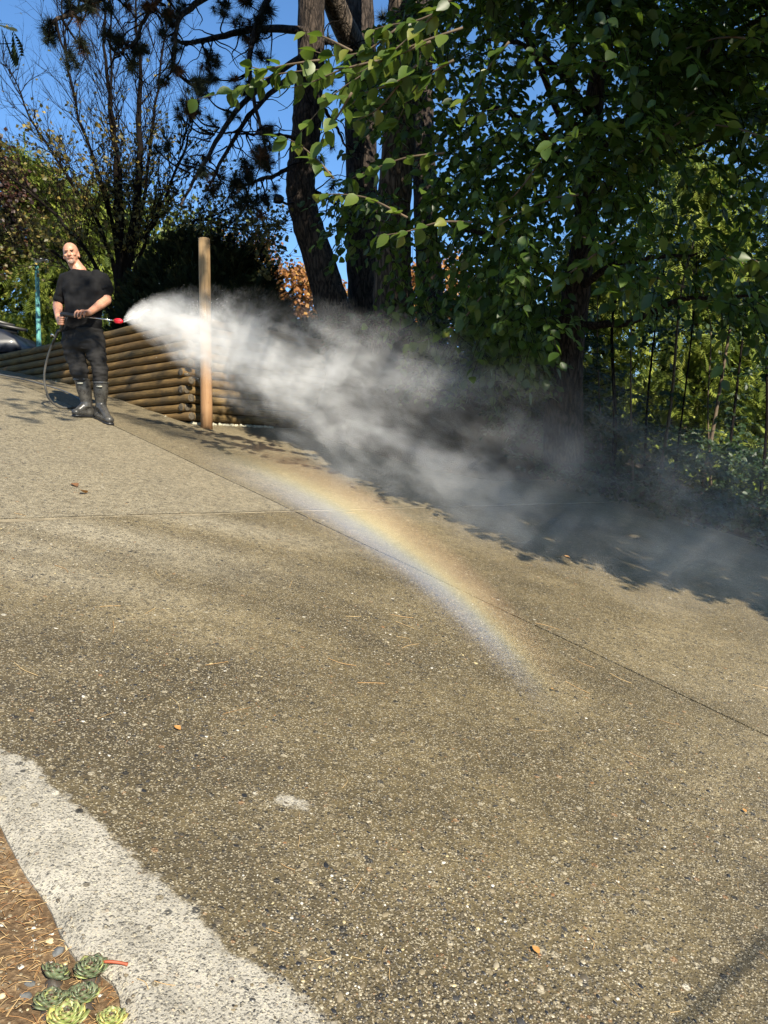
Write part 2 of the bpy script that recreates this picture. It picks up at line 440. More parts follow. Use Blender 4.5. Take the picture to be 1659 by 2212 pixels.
# garden edge of the concrete, and the line where it has dried
EDGE = [(-300, 1500), (-80, 1690), (0, 1768), (48, 1866), (108, 1947), (132, 2007), (176, 2071), (234, 2092), (257, 2130), (264, 2180), (268, 2240), (262, 2330), (255, 2440)]
EDGEW = np.array([ground(*p)[:2] for p in EDGE])
DRY = [(-300, 1380), (-60, 1590), (0, 1612), (60, 1640), (130, 1702), (235, 1800), (335, 1893), (420, 1962), (500, 2052), (600, 2122), (720, 2215), (850, 2330), (960, 2440)]
DRYW = np.array([ground(*p)[:2] for p in DRY])
def sdist(P, L):
    """signed distance of points to a polyline (positive on its left side)"""
    P = np.asarray(P)[:, :2]; best = np.full(len(P), 1e9); sg = np.ones(len(P))
    for a, b in zip(L[:-1], L[1:]):
        ab = b - a; t = np.clip(((P - a) @ ab)/(ab @ ab), 0, 1); q = a + t[:, None]*ab
        dd = np.linalg.norm(P - q, axis=1); cr = ab[0]*(P[:, 1]-a[1]) - ab[1]*(P[:, 0]-a[0])
        m = dd < best; best[m] = dd[m]; sg[m] = np.sign(cr[m])
    return best*sg
eu, ev = uv(EDGEW)
order = np.argsort(eu); eu, ev = eu[order], ev[order]

def slab_mesh(name, u0, u1, v0, v1, du, edge=False, dense=None):
    g = .009
    us = np.arange(u0 + g, u1 - g + 1e-6, du); us[-1] = u1 - g
    nv = max(3, int((v1 - v0)/du)); vt = np.linspace(0, 1, nv)
    UU, TT = np.meshgrid(us, vt, indexing='ij')
    if edge: lo = np.interp(UU, eu, ev) + 0.0
    else: lo = np.full_like(UU, v0 + g)
    VV = lo + (v1 - g - lo)*TT
    X, Y = xy(UU, VV); Z = G(X, Y)
    Z = Z + .0025*np.sin(X*3.1 + 1)*np.sin(Y*2.7)
    if edge:       # slightly rounded, broken arris at the garden side
        dd = VV - lo
        Z = Z - .018*np.exp(-dd/.012)
    V = np.stack([X, Y, Z], -1).reshape(-1, 3); n, m = UU.shape
    i = np.arange(n-1)[:, None]*m; j = np.arange(m-1)[None]
    Q = np.stack([i+j, i+m+j, i+m+j+1, i+j+1], -1).reshape(-1, 4)
    b = MB(); b.add(V, Q)
    ring = np.concatenate([np.arange(m), np.arange(1, n)*m + m-1, (n-1)*m + np.arange(m-2, -1, -1), np.arange(n-2, 0, -1)*m])
    RV = V[ring]; LV_ = RV - np.array([0, 0, .11]); k = len(ring)
    Q2 = np.stack([np.arange(k), (np.arange(k)+1) % k, k + (np.arange(k)+1) % k, k + np.arange(k)], -1)
    b.add(np.concatenate([RV, LV_]), Q2)
    o = b.build(name, M_CONC, driveway)
    me = o.data; W = np.concatenate(b.V)
    # the strip along the garden bed has dried; small pale dry spots further in
    d = sdist(W, DRYW); sgn = np.sign(sdist(EDGEW[4:5], DRYW))[0]
    dry = np.clip(.5 + d*sgn/.10, 0, 1)
    if not edge: dry[:] = 0
    pale = np.zeros(len(W))
    for (px, py, rx, ry, s_) in ((640, 1735, .10, .05, .75), (655, 1750, .08, .05, .5), (760, 1840, .10, .045, .55), (560, 1700, .07, .04, .3)):
        c = ground(px, py); q = ((W[:, 0]-c[0])/rx)**2 + ((W[:, 1]-c[1])/ry)**2
        dry = np.maximum(dry, s_*np.exp(-q))
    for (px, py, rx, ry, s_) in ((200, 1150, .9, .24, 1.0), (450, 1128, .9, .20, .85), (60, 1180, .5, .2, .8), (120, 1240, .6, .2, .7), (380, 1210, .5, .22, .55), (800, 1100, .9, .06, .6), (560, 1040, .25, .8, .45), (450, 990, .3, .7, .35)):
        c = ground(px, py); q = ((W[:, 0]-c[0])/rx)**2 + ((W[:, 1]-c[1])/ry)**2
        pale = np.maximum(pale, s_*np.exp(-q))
    soak = np.zeros(len(W))
    for (px, py, rx, ry, s_) in ((150, 1400, .9, .35, .75), (320, 1640, .7, .35, .75), (620, 1960, .5, .25, .6), (900, 2180, .5, .2, .6), (80, 1500, .6, .25, .8), (430, 1850, .4, .25, .7), (1150, 1330, .5, .5, .4), (1400, 1480, .8, .25, .45)):
        c = ground(px, py); q = ((W[:, 0]-c[0])/rx)**2 + ((W[:, 1]-c[1])/ry)**2
        soak = np.maximum(soak, s_*np.exp(-q))
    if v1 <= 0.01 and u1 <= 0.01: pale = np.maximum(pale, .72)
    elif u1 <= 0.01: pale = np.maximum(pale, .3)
    for nm, val in (('dry', dry), ('pale', pale), ('soak', soak)):
        a = me.attributes.new(nm, 'FLOAT', 'POINT'); a.data.foreach_set('value', val.astype(np.float32))
    me.polygons.foreach_set('use_smooth', np.ones(len(me.polygons), bool))
    return o

# base under the slabs (seen only in the joints)
b = MB()
us = np.linspace(-9.5, 10, 60); vs_ = np.linspace(-9, 5.8, 50)
UU, VV = np.meshgrid(us, vs_, indexing='ij')
VV = np.maximum(VV, np.where(UU > eu.min(), np.interp(UU, eu, ev) + .05, -9))
X, Y = xy(UU, VV); V = np.stack([X, Y, G(X, Y) - .03], -1).reshape(-1, 3)
i = np.arange(59)[:, None]*50; j = np.arange(49)[None]
b.add(V, np.stack([i+j, i+50+j, i+50+j+1, i+j+1], -1).reshape(-1, 4))
driveway = tag(b.build('driveway', simple('joint_filler', (.03, .024, .016), .95), None, origin=np.array([J[0], J[1], J[2]-.03])), 'sloping driveway of damp exposed aggregate concrete', kind='structure')
slab_near = slab_mesh('concrete_slab', 0, 9.5, -3, 0, .035, edge=True)
slab_person = slab_mesh('concrete_slab', -9, 0, -8.5, 0, .14)
slab_right = slab_mesh('concrete_slab', -9, 0, 0, 5.5, .14)
slab_low = slab_mesh('concrete_slab', 0, 9.5, 0, 5.5, .14)

# pale lime residue along the cross joint
b = MB(); vv_ = np.arange(-6.0, 2.6, .02); w1 = .002 + .045*np.array([abs(mnoise.noise(Vector((v*2.1, 0, 0)))) + .35*abs(mnoise.noise(Vector((v*13, 4, 0)))) for v in vv_]); w2 = .002 + .060*np.array([abs(mnoise.noise(Vector((v*1.7, 7, 0)))) + .35*abs(mnoise.noise(Vector((v*11, 9, 0)))) for v in vv_])
for sg_, w_ in ((-1, w1), (1, w2)):
    x0, y0 = xy(np.full_like(vv_, sg_*.0095), vv_); x1, y1 = xy(sg_*(.0095 + w_), vv_)
    zz_ = lambda x, y: G(x, y) + .0025*np.sin(x*3.1 + 1)*np.sin(y*2.7) + .004
    V = np.concatenate([np.stack([x0, y0, zz_(x0, y0)], -1), np.stack([x1, y1, zz_(x1, y1) - .003], -1)]); k = len(vv_); i = np.arange(k-1)
    b.add(V, np.stack([i, i+1, k+i+1, k+i], -1))
b.build('joint_residue', simple('pale_joint_lime', (.185, .152, .098), .9, var=.4, scale=12, bump=.5, bscale=150), driveway)

# ------------------------------------------------------------------ log wall geometry
C0 = ground(400, 912); LD = np.array([-math.sin(math.radians(50)), math.cos(math.radians(50))]); RD = np.array([math.sin(math.radians(40)), math.cos(math.radians(40))])
ROW = .1045; NROW = 12
ZB = C0[2] + .015                                        # underside of the lowest log at the corner
ZTOP = ZB + NROW*ROW
# terrain: grid in the wall's own frame so the raised bed steps up exactly behind the logs
def axis(): 
    a = np.concatenate([[.045, .055], np.arange(.3, 8, .45), np.arange(8, 30, 2.0), [35, 45, 60, 90, 150, 300, 700]])
    return np.concatenate([-a[::-1], a])
sa = axis(); SS, TT = np.meshgrid(sa, sa, indexing='ij')
X = C0[0] + SS*LD[0] + TT*RD[0]; Y = C0[1] + SS*LD[1] + TT*RD[1]
Z = G(X, Y) - .13
up = (SS > .05) & (TT > .05)
sm = lambda x, a, c: np.clip((x-a)/(c-a), 0, 1)**2*(3-2*np.clip((x-a)/(c-a), 0, 1))
bk_ = sm(SS, -2.9, -1.1)*sm(TT, 1.9, 2.5)
Z = Z + np.where(TT > 0, bk_*np.maximum(0, ZTOP - .10 - Z), 0)
Z = np.where(up, ZTOP - .06 + .05*np.sin(X*1.3)*np.sin(Y*1.7), Z)
bank = (TT > .05) & (SS <= .05)                           # planted bank beside the right hand wall
uu, vv = uv(np.stack([X, Y], -1))
off = np.clip((vv - 5.6)/1.5, 0, 1); Z = Z + np.where(~up, off*.18 + off*.10*np.sin(X*2.1)*np.cos(Y*1.9), 0)
# soil side of the concrete edge stays low
V = np.stack([X, Y, Z], -1).reshape(-1, 3); n = len(sa)
i = np.arange(n-1)[:, None]*n; j = np.arange(n-1)[None]
b = MB(); b.add(V, np.stack([i+j, i+j+1, i+n+j+1, i+n+j], -1).reshape(-1, 4)[:, ::-1])
tag(b.build('terrain', M_TERR, None, origin=np.array([C0[0], C0[1], 0])), 'dark leaf littered woodland floor around the driveway', kind='structure')

# garden bed beside the concrete
b = MB(); us = np.arange(-.4, 9, .025)
us = us[us > 0.05]
UU, TT = np.meshgrid(us, np.concatenate([np.linspace(0, .6, 46), np.linspace(.7, 2.2, 12)]), indexing='ij')
VV = np.interp(UU, eu, ev) + .012 - TT
X, Y = xy(UU, VV)
nzv = np.array([mnoise.fractal(Vector((x*9, y*9, 0)), 1.0, 2.0, 4) for x, y in zip(X.ravel(), Y.ravel())]).reshape(X.shape)
Z = G(X, Y) - .030 + .010*nzv + .008*np.exp(-TT/.05)
n, m = X.shape; i = np.arange(n-1)[:, None]*m; j = np.arange(m-1)[None]
b.add(np.stack([X, Y, Z], -1).reshape(-1, 3), np.stack([i+j, i+m+j, i+m+j+1, i+j+1], -1).reshape(-1, 4)[:, ::-1])
tag(b.build('soil_bed', M_SOIL), 'brown garden soil with dry needles beside the concrete', kind='structure')
def soil_z(x, y): return float(G(x, y)) - .030

# ------------------------------------------------------------------ log wall
wall = empty('log_retaining_wall', (C0[0], C0[1], ZB))
tag(wall, 'stacked brown log retaining wall with interlocking round log ends at its corner', 'retaining wall')
def log_piece(p0, p1, r, ends=(1, 1)):
    b = MB(); n = 14; q = np.linspace(0, 1, n)[:, None]
    P = p0 + (p1 - p0)*q; P = P + rng.normal(0, .0022, P.shape)
    R = r*(1 + .025*np.sin(np.linspace(0, 7, n) + rng.uniform(0, 6)) + rng.normal(0, .008, n))
    d = nrm(p1 - p0)
    P = np.vstack([P[0] , P[0] + d*.012, P[1:-1], P[-1] - d*.012, P[-1]]); R = np.concatenate([[R[0]*.90, R[0]], R[1:-1], [R[-1], R[-1]*.90]])
    b.tube(P, R, 14, cap=False)
    o = b.build('log', M_LOG, wall)
    for e, on in ((0, ends[0]), (1, ends[1])):
        if not on: continue
        c = P[0] if e == 0 else P[-1]; rr = R[0] if e == 0 else R[-1]; sg = -1 if e == 0 else 1
        bb = MB(); bb.tube([c - d*sg*.004, c + d*sg*.002, c + d*sg*.004], [rr*1.0, rr*.96, rr*.6], 14)
        bb.build('log_end', M_LOGEND, o)
    return o
def W3(s, t, z): return np.array([C0[0] + s*LD[0] + t*RD[0], C0[1] + s*LD[1] + t*RD[1], z])
for k in range(NROW):
    z = ZB + ROW*(k + .5); r = ROW*.5*.99
    # rows alternate: the left run passes the corner, then the right run does
    proudL = (k % 2 == 0)
    # left run: butt joints at varying places
    js = [-.13 if proudL else -.045, 2.3 + (k % 3)*.9, 5.6 + (k % 2)*.8, 9.5]
    for a, c in zip(js[:-1], js[1:]):
        log_piece(W3(a, 0, z), W3(c - .01, 0, z), r*rng.uniform(.94, 1.03), (1, 1))
    z2 = z + rng.uniform(-.004, .004)
    jr = [.055 if proudL else -.055, 2.35]
    for a, c in zip(jr[:-1], jr[1:]):
        log_piece(W3(0 if proudL else .0, a, z2), W3(0, c - .01, z2), r*rng.uniform(.97, 1.02), (0 if proudL and a < .1 else 1, 1))
# lower rows where the ground falls away along the right run
for k in range(-1, 0):
    z = ZB + ROW*(k + .5); log_piece(W3(0, .6, z), W3(0, 2.3, z), ROW*.5, (1, 1))
# pale crumbs of mortar at the foot of the wall
mm = simple('pale_mortar', (.40, .38, .29), .9, var=.3, scale=30, bump=.5)
bk = MB()
for i in range(150):
    if rng.random() < .97: p = W3(-.05 - rng.uniform(0, .06), rng.uniform(.05, 1.3), 0)
    else: p = W3(rng.uniform(0, 3.5), -.07 - rng.uniform(0, .05), 0)
    p[2] = G(p[0], p[1]) + .004; q, _ = np.linalg.qr(rng.normal(size=(3, 3)))
    bk.ell(p, np.array([1, .8, .5])*rng.uniform(.006, .030), q, 6, 4)
tag(bk.build('mortar_rubble', mm, None), 'pale crumbled mortar along the foot of the log wall', 'rubble', kind='stuff')

# post standing in front of the right run
pb = ground(447, 925); PY = pb[1]
b = MB(); pts = [U(446.5, 928, PY), U(446, 880, PY), U(444.5, 780, PY), U(443, 650, PY), U(441.5, 560, PY), U(441, 516, PY)]
b.tube(pts, [.069, .069, .068, .067, .066, .065], 18)
pr = empty('wooden_post', pts[0]); tag(pr, 'tall peeled wooden post standing in front of the log wall corner', 'post')
b.build('shaft', M_POST, pr)
b = MB(); tp = pts[-1]; b.tube([tp + [0, 0, .0], tp + [0, 0, .006]], [.063, .056], 18); b.build('cut_top', M_LOGEND, pr)

# ------------------------------------------------------------------ the man with the pressure washer
PD = 8.2
def Q(cx, cy_, dy=0.0): return U((100 + cx/3.4025)/1.507, (750 + cy_/3.4025)/1.507, PD + dy)
PX = 1/1037.0
def remesh(mb, name, mat, parent, voxel, smooth_it=4, disp=None):
    m, o_ = mb.mesh(name, mat, True, origin=None)
    t = bpy.data.objects.new('tmp', m); scene.collection.objects.link(t)
    r = t.modifiers.new('r', 'REMESH'); r.mode = 'VOXEL'; r.voxel_size = voxel; r.use_smooth_shade = True
    s_ = t.modifiers.new('s', 'SMOOTH'); s_.factor = .5; s_.iterations = smooth_it
    dg = bpy.context.evaluated_depsgraph_get(); dg.update()
    me = bpy.data.meshes.new_from_object(t.evaluated_get(dg)); bpy.data.objects.remove(t)
    me.name = name
    if disp is not None:
        n = len(me.vertices); co = np.empty(n*3, np.float32); me.vertices.foreach_get('co', co); co = co.reshape(-1, 3)
        no = np.empty(n*3, np.float32); me.vertices.foreach_get('normal', no); no = no.reshape(-1, 3)
        co = co + no*disp(co + o_)[:, None]
        me.vertices.foreach_set('co', co.astype(np.float32).ravel()); me.update()
    if not me.materials: me.materials.append(mat)
    me.polygons.foreach_set('use_smooth', np.ones(len(me.polygons), bool))
    o = bpy.data.objects.new(name, me); link(o, parent); WLOC[o.name] = o_
    o.location = o_ - WLOC[parent.name]
    return o
def wr(scale, amp, st=(1, 1, 1), seed=0):
    st = np.array(st)
    def f(P):
        return np.array([mnoise.noise(Vector((p*st*scale + seed))) for p in P])*amp
    return f
def skin_mat():
    t = NT('man_skin'); p = t.pos()  # mottled skin colour for head, neck, arms and hands
    n = t.noise(p, 28, 4)
    t.set('Base Color', t.ramp(n, [(.3, (.42, .20, .125)), (.7, (.54, .285, .19))])); t.set('Roughness', .5)
    t.set('Subsurface Weight', .12); t.set('Subsurface Radius', (.02, .008, .004)); t.set('Subsurface Scale', .5)
    return t.m
M_SKIN = skin_mat()
M_TEE = simple('black_cotton', (.0060, .0060, .0070), .85, var=.3, scale=30, bump=.25, bscale=300, spec=.25)
M_TROU = simple('charcoal_trouser_cloth', (.017, .016, .0155), .8, var=.35, scale=10, bump=.3, bscale=250, spec=.3)
def boot_mat():
    t = NT('wet_rubber_boot'); p = t.pos(); n = t.noise(p, 18, 5, .7)
    t.set('Base Color', t.ramp(n, [(.35, (.028, .027, .026)), (.7, (.085, .08, .07))]))
    t.set('Roughness', t.ramp(n, [(.3, .18), (.7, .42)])); t.bump(t.noise(p, 50, 3), .15, .01); return t.m
M_BOOT = boot_mat()
M_BLACK = simple('black_plastic', (.014, .014, .015), .42, var=.2)
M_STEEL = simple('brushed_steel', (.55, .55, .52), .25, 1.0, var=.1)
M_BRASS = simple('brass_fitting', (.60, .42, .16), .3, 1.0, var=.1)
M_REDP = simple('red_nozzle_plastic', (.62, .015, .03), .4, var=.2)
M_HOSE = simple('grey_rubber_hose', (.10, .095, .085), .45, var=.25)

feet = Q(680, 2070)
man = empty('person', (feet[0], feet[1], float(G(feet[0], feet[1]))))
tag(man, 'bald man in black t-shirt and rubber boots aiming a pressure washer wand', 'person')
# --- skin: head, neck, arms and hands as one surface
b = MB()
hc = Q(447, 262); tilt = math.radians(-9); yaw = math.radians(9)
Rt = np.array(Matrix.Rotation(tilt, 3, 'Y') @ Matrix.Rotation(yaw, 3, 'Z') @ Matrix.Rotation(math.radians(4), 3, 'X'))
def H(x, y, z): return hc + Rt @ np.array([x, y, z])
b.ell(H(0, .012, .030), (.076, .097, .088), Rt, 24, 16)          # skull
b.ell(H(0, -.018, -.030), (.064, .080, .080), Rt, 24, 16)        # face
b.ell(H(0, -.040, -.082), (.046, .050, .042), Rt, 20, 12)        # jaw
b.ell(H(0, -.070, -.098), (.024, .024, .022), Rt, 12, 8)         # chin
b.ell(H(0, -.084, .022), (.052, .016, .010), Rt, 16, 8)          # brow
b.capsule(H(0, -.094, .006), H(0, -.112, -.030), .009, .015)     # nose
for sx in (-1, 1):
    b.ell(H(sx*.013, -.098, -.034), (.009, .012, .008), Rt, 10, 6)
    b.ell(H(sx*.042, -.072, -.026), (.020, .020, .016), Rt, 12, 8)   # cheekbones
    b.ell(H(sx*.074, .012, -.012), (.010, .020, .034), Rt, 12, 8)    # ears
    b.ell(H(sx*.078, .006, -.032), (.007, .012, .014), Rt, 10, 6)
b.capsule(H(-.022, -.092, -.060), H(.022, -.092, -.060), .009, .009)   # lips
nb_ = Q(540, 455, .03); b.capsule(Q(478, 360, .02), nb_, .062, .070)      # neck
b.capsule(nb_, Q(545, 520, .02), .075, .09)
# his left arm (right in the picture): elbow out, forearm across to the barrel
sL, eL, wL = Q(800, 560, .03), Q(838, 775, .02), Q(655, 908, -.24)
b.capsule(sL, eL, .064, .052); 
midf = eL + (wL - eL)*.35; b.capsule(eL, midf, .050, .050); b.capsule(midf, wL, .048, .033)
# his right arm: upper arm down, forearm forward to the grip
sR, eR, wR = Q(380, 590, .05), Q(298, 815, .09), Q(306, 955, -.20)
b.capsule(sR, eR, .052, .048); mid2 = eR + (wR - eR)*.35; b.capsule(eR, mid2, .049, .050); b.capsule(mid2, wR, .047, .033)
# left hand resting over the barrel, fingers curling down in front
gy = -.30
b.capsule(wL, Q(590, 915, gy+.02), .032, .030); b.ell(Q(578, 908, gy+.015), (.045, .026, .030), None, 14, 8)
for i, (fx, ln) in enumerate(((612, 1.0), (575, 1.12), (540, 1.08), (508, .9))):
    p0 = Q(fx+12, 902 - 4*i, gy); p1 = Q(fx - 12, 905, gy-.045); p2 = Q(fx - 22, 932, gy-.062*ln); p3 = Q(fx - 20, 958, gy-.052)
    b.capsule(p0, p1, .0115, .0105, 8); b.capsule(p1, p2, .0105, .0095, 8); b.capsule(p2, p3, .0095, .008, 8)
t0 = Q(600, 930, gy+.01); b.capsule(t0, Q(560, 962, gy+.015), .013, .0115, 8); b.capsule(Q(560, 962, gy+.015), Q(528, 972, gy-.01), .0115, .009, 8)
# right hand wrapped round the grip
gr_t, gr_b = Q(352, 945, -.26), Q(345, 1075, -.20)
b.capsule(wR, Q(312, 985, -.22), .032, .030); b.ell(Q(316, 1000, -.225), (.026, .040, .042), None, 14, 8)
for i in range(4):
    yy = 962 + i*24
    p0 = Q(302, yy, -.255); p1 = Q(318, yy+3, -.290 + .006*i); p2 = Q(348, yy+5, -.300 + .008*i); p3 = Q(366, yy+4, -.272 + .008*i)
    b.capsule(p0, p1, .0115, .011, 8); b.capsule(p1, p2, .011, .0105, 8); b.capsule(p2, p3, .0105, .009, 8)
b.capsule(Q(318, 965, -.23), Q(345, 932, -.235), .013, .012, 8); b.capsule(Q(345, 932, -.235), Q(372, 930, -.25), .012, .009, 8)
body = remesh(b, 'body', M_SKIN, man, .0045, 3)
# face details
M_EYE = simple('eye', (.05, .035, .03), .2); M_LIP = simple('lip', (.30, .10, .08), .5); M_BROW = simple('eyebrow_hair', (.28, .16, .10), .9)
M_BEARD = simple('grey_stubble', (.27, .19, .15), .95, var=.4, scale=90, bump=.5, bscale=300)
for sx in (-1, 1):
    e = MB(); e.ell(H(sx*.030, -.0915, .004), (.013, .005, .0045), Rt, 12, 8); e.build('eye', M_EYE, man)
    e = MB(); e.capsule(H(sx*.016, -.1005, .017), H(sx*.048, -.090, .022), .0035, .003, 6); e.build('eyebrow', M_BROW, man)
e = MB(); e.capsule(H(-.020, -.1010, -.0595), H(.020, -.1010, -.0580), .0026, .0026, 6); e.build('mouth', M_LIP, man)
e = MB(); e.ell(H(0, -.0725, -.098), (.0265, .0240, .0235), Rt, 16, 10); e.capsule(H(-.024, -.0915, -.050), H(.024, -.0915, -.050), .0042, .0042, 8)
for sx in (-1, 1): e.capsule(H(sx*.028, -.0865, -.055), H(sx*.026, -.077, -.092), .005, .010, 8)
remesh(e, 'beard', M_BEARD, man, .004, 2)
# --- t-shirt
ax, ay = np.array([1.0, 0, 0]), np.array([0, 1.0, 0])
b = MB()
rings = []
for cx, cy_, rx, ry, dy in ((560, 1135, 214, 148, .0), (575, 1060, 206, 146, 0), (578, 960, 202, 148, -.01), (585, 840, 205, 148, -.012), (588, 720, 218, 146, -.015), (585, 620, 228, 140, 0), (575, 550, 226, 128, .01), (568, 500, 190, 110, .02), (556, 462, 122, 88, .025), (550, 446, 86, 76, .03)):
    rings.append((Q(cx, cy_, dy), rx*PX, ry*PX, ax, ay))
b.loft(rings, 28)
b.capsule(Q(745, 540, .02), Q(838, 655, .03), .092, .080); b.capsule(Q(400, 560, .03), Q(335, 735, .07), .090, .072)
b.capsule(Q(790, 545, .02), Q(832, 640, .03), .078, .082)
d1 = wr(8, .016, (1, 1, 1.9), 3.0); d2 = wr(19, .009, (1, 1, .9), 9.0)
tee = remesh(b, 't_shirt', M_TEE, man, .010, 5, lambda P: d1(P) + d2(P))
# sleeve hems as open cuffs
for (p, q_, r) in ((Q(826, 640, .03), Q(836, 672, .028), .084), (Q(342, 725, .068), Q(324, 790, .084), .073)):
    e = MB(); e.tube([p, (p+q_)/2, q_, q_ - (q_-p)*.05], [r*.98, r, r*1.0, r*.86], 20, cap=False); e.build('sleeve', M_TEE, tee)
# --- trousers, bloused over the boot tops
b = MB()
b.loft([(Q(585, 1100, 0), .205, .142, ax, ay), (Q(587, 1180, 0), .216, .150, ax, ay), (Q(588, 1290, .0), .220, .150, ax, ay), (Q(588, 1340, .0), .205, .135, ax, ay)], 24)
for pts in ([(475, 1260, 0, 118), (488, 1380, -.02, 108), (515, 1490, -.035, 96), (548, 1580, -.03, 92), (562, 1640, -.015, 82)],
            [(708, 1260, 0, 118), (728, 1380, -.03, 106), (752, 1470, -.045, 92), (768, 1570, -.04, 86), (775, 1665, -.02, 88)]):
    for p, q_ in zip(pts[:-1], pts[1:]): b.capsule(Q(*p[:3]), Q(*q_[:3]), p[3]*PX, q_[3]*PX, 16)
d3 = wr(7, .022, (1, 1, 1.5), 5.0); d4 = wr(17, .012, (1, 1, 1.9), 1.0)
remesh(b, 'trousers', M_TROU, man, .010, 4, lambda P: d3(P) + d4(P))
# --- rubber boots
def boot(top, ankle, heel, toe, rt, ra):
    b = MB(); ax = np.array([1.0, 0, 0]); ay = np.array([0, 1.0, 0])
    top, ankle, heel, toe = map(np.asarray, (top, ankle, heel, toe))
    mid = top + (ankle - top)*.5
    b.loft([(top, rt, rt*.95, ax, ay), (top + (ankle-top)*.08, rt*.97, rt*.94, ax, ay), (mid, rt*.93, rt*.98, ax, ay), (ankle, ra, ra*1.05, ax, ay), (ankle + [0, 0, -.06], ra*1.02, ra*1.1, ax, ay)], 22)
    b.capsule(heel + [0, 0, .055], ankle + [0, 0, -.02], .048, ra*.95, 14)
    b.capsule(heel + [0, 0, .045], toe + [0, 0, .042], .044, .045, 14); b.ell(toe + [0, 0, .045], (.050, .050, .042), None, 14, 8)
    b.capsule(ankle + [0, 0, -.03], toe + [0, 0, .045], .052, .036, 14)
    o = remesh(b, 'boot', M_BOOT, man, .007, 3)
    d = nrm((toe - heel)*[1, 1, 0]); s_ = np.cross(d, [0, 0, 1.0]); L = np.linalg.norm((toe-heel))
    e = MB(); V = []
    for zz in (-.004, .020):
        for (al, w) in ((-.050, .022), (-.035, .040), (0, .046), (.06, .040), (L*.55, .044), (L*.85, .050), (L + .02, .040), (L + .042, .020)): V.append(heel + d*al + s_*w + [0, 0, zz])
        for (al, w) in ((L + .042, .020), (L + .02, .040), (L*.85, .050), (L*.55, .044), (.06, .040), (0, .046), (-.035, .040), (-.050, .022)): V.append(heel + d*al - s_*w + [0, 0, zz])
    k = 16; V = np.array(V); V[:, 2] += (toe[2]-heel[2])*np.clip(((V - heel) @ d)/L, -.2, 1.1)
    e.add(V, [np.stack([np.arange(k), (np.arange(k)+1) % k, k+(np.arange(k)+1) % k, k+np.arange(k)], -1), np.arange(k)[None, ::-1], (k+np.arange(k))[None]])
    e.build('sole', M_BLACK, o, smooth=False)
    f = MB(); f.tube([top + [0, 0, -.012], top + [0, 0, .004]], [rt*1.04, rt*1.03], 22, cap=False); f.build('boot_collar', M_BOOT, o)
    e = MB(); bc = top + np.array([.012, -rt*.99, -.05]); e.box(bc, (.028, .004, .006)); e.build('boot_badge', simple('boot_badge', (.55, .52, .40), .5), o)
def on_ground(cx, cy_, dy):
    p = Q(cx, cy_, dy); p[2] = float(G(p[0], p[1])); return p
hl = on_ground(655, 2025, .06); tl = on_ground(505, 2020, -.07)
boot(Q(566, 1650, -.015), Q(618, 1900, .02), hl, tl, .080, .058)
hr = on_ground(745, 2060, .05); tr = on_ground(870, 2090, -.13)
boot(Q(778, 1685, -.02), Q(778, 1910, .01), hr, tr, .080, .056)

# --- spray gun, held in both hands
G0 = Q(335, 925, -.25); TIP = Q(1018, 1010, -.36)
gun = empty('pressure_washer_gun', Q(345, 1085, -.22)); tag(gun, 'black trigger gun with steel lance and red nozzle held in two hands', 'spray gun')
def gp(t, dz=0, dy=0): return G0 + (TIP - G0)*t + np.array([0, dy, dz])
b = MB(); b.tube([gp(-.01), gp(.02), gp(.10), gp(.14), gp(.36), gp(.385)], [.012, .024, .026, .021, .020, .012], 12); b.build('barrel_housing', M_BLACK, gun)
b = MB(); b.tube([gp(.03), (gr_t+gr_b)/2 + [.004, 0, 0], gr_b, gr_b + [-.012, 0, -.035]], [.022, .019, .020, .016], 12); b.build('grip', M_BLACK, gun)
b = MB(); b.tube([gp(.11, -.01), Q(395, 990, -.27), Q(390, 1050, -.25), Q(365, 1095, -.22), gr_b], .0075, 8); b.build('trigger_guard', M_BLACK, gun)
b = MB(); b.tube([gp(.07, -.015), Q(380, 975, -.27), Q(372, 1030, -.255)], [.008, .007, .005], 8); b.build('trigger', M_BLACK, gun)
b = MB(); b.tube([gp(.38), gp(.86)], .0068, 10); b.build('lance', M_STEEL, gun)
b = MB(); b.tube([gp(.845), gp(.872)], .0105, 8); b.build('brass_collar', M_BRASS, gun)
b = MB(); b.tube([gp(.868), gp(.88), gp(.90), gp(.96), gp(.985), gp(1.0)], [.013, .021, .023, .024, .020, .012], 12); noz = b.build('nozzle', M_REDP, gun)
for k in range(8):
    a = k/8*2*math.pi; ax_ = nrm(TIP - G0); pa = nrm(np.cross(ax_, [0, 0, 1.0])); pb_ = np.cross(ax_, pa)
    o_ = (pa*math.cos(a) + pb_*math.sin(a))*.023
    b = MB(); b.tube([gp(.89) + o_, gp(.97) + o_], .0035, 5); b.build('nozzle_rib', M_REDP, noz)
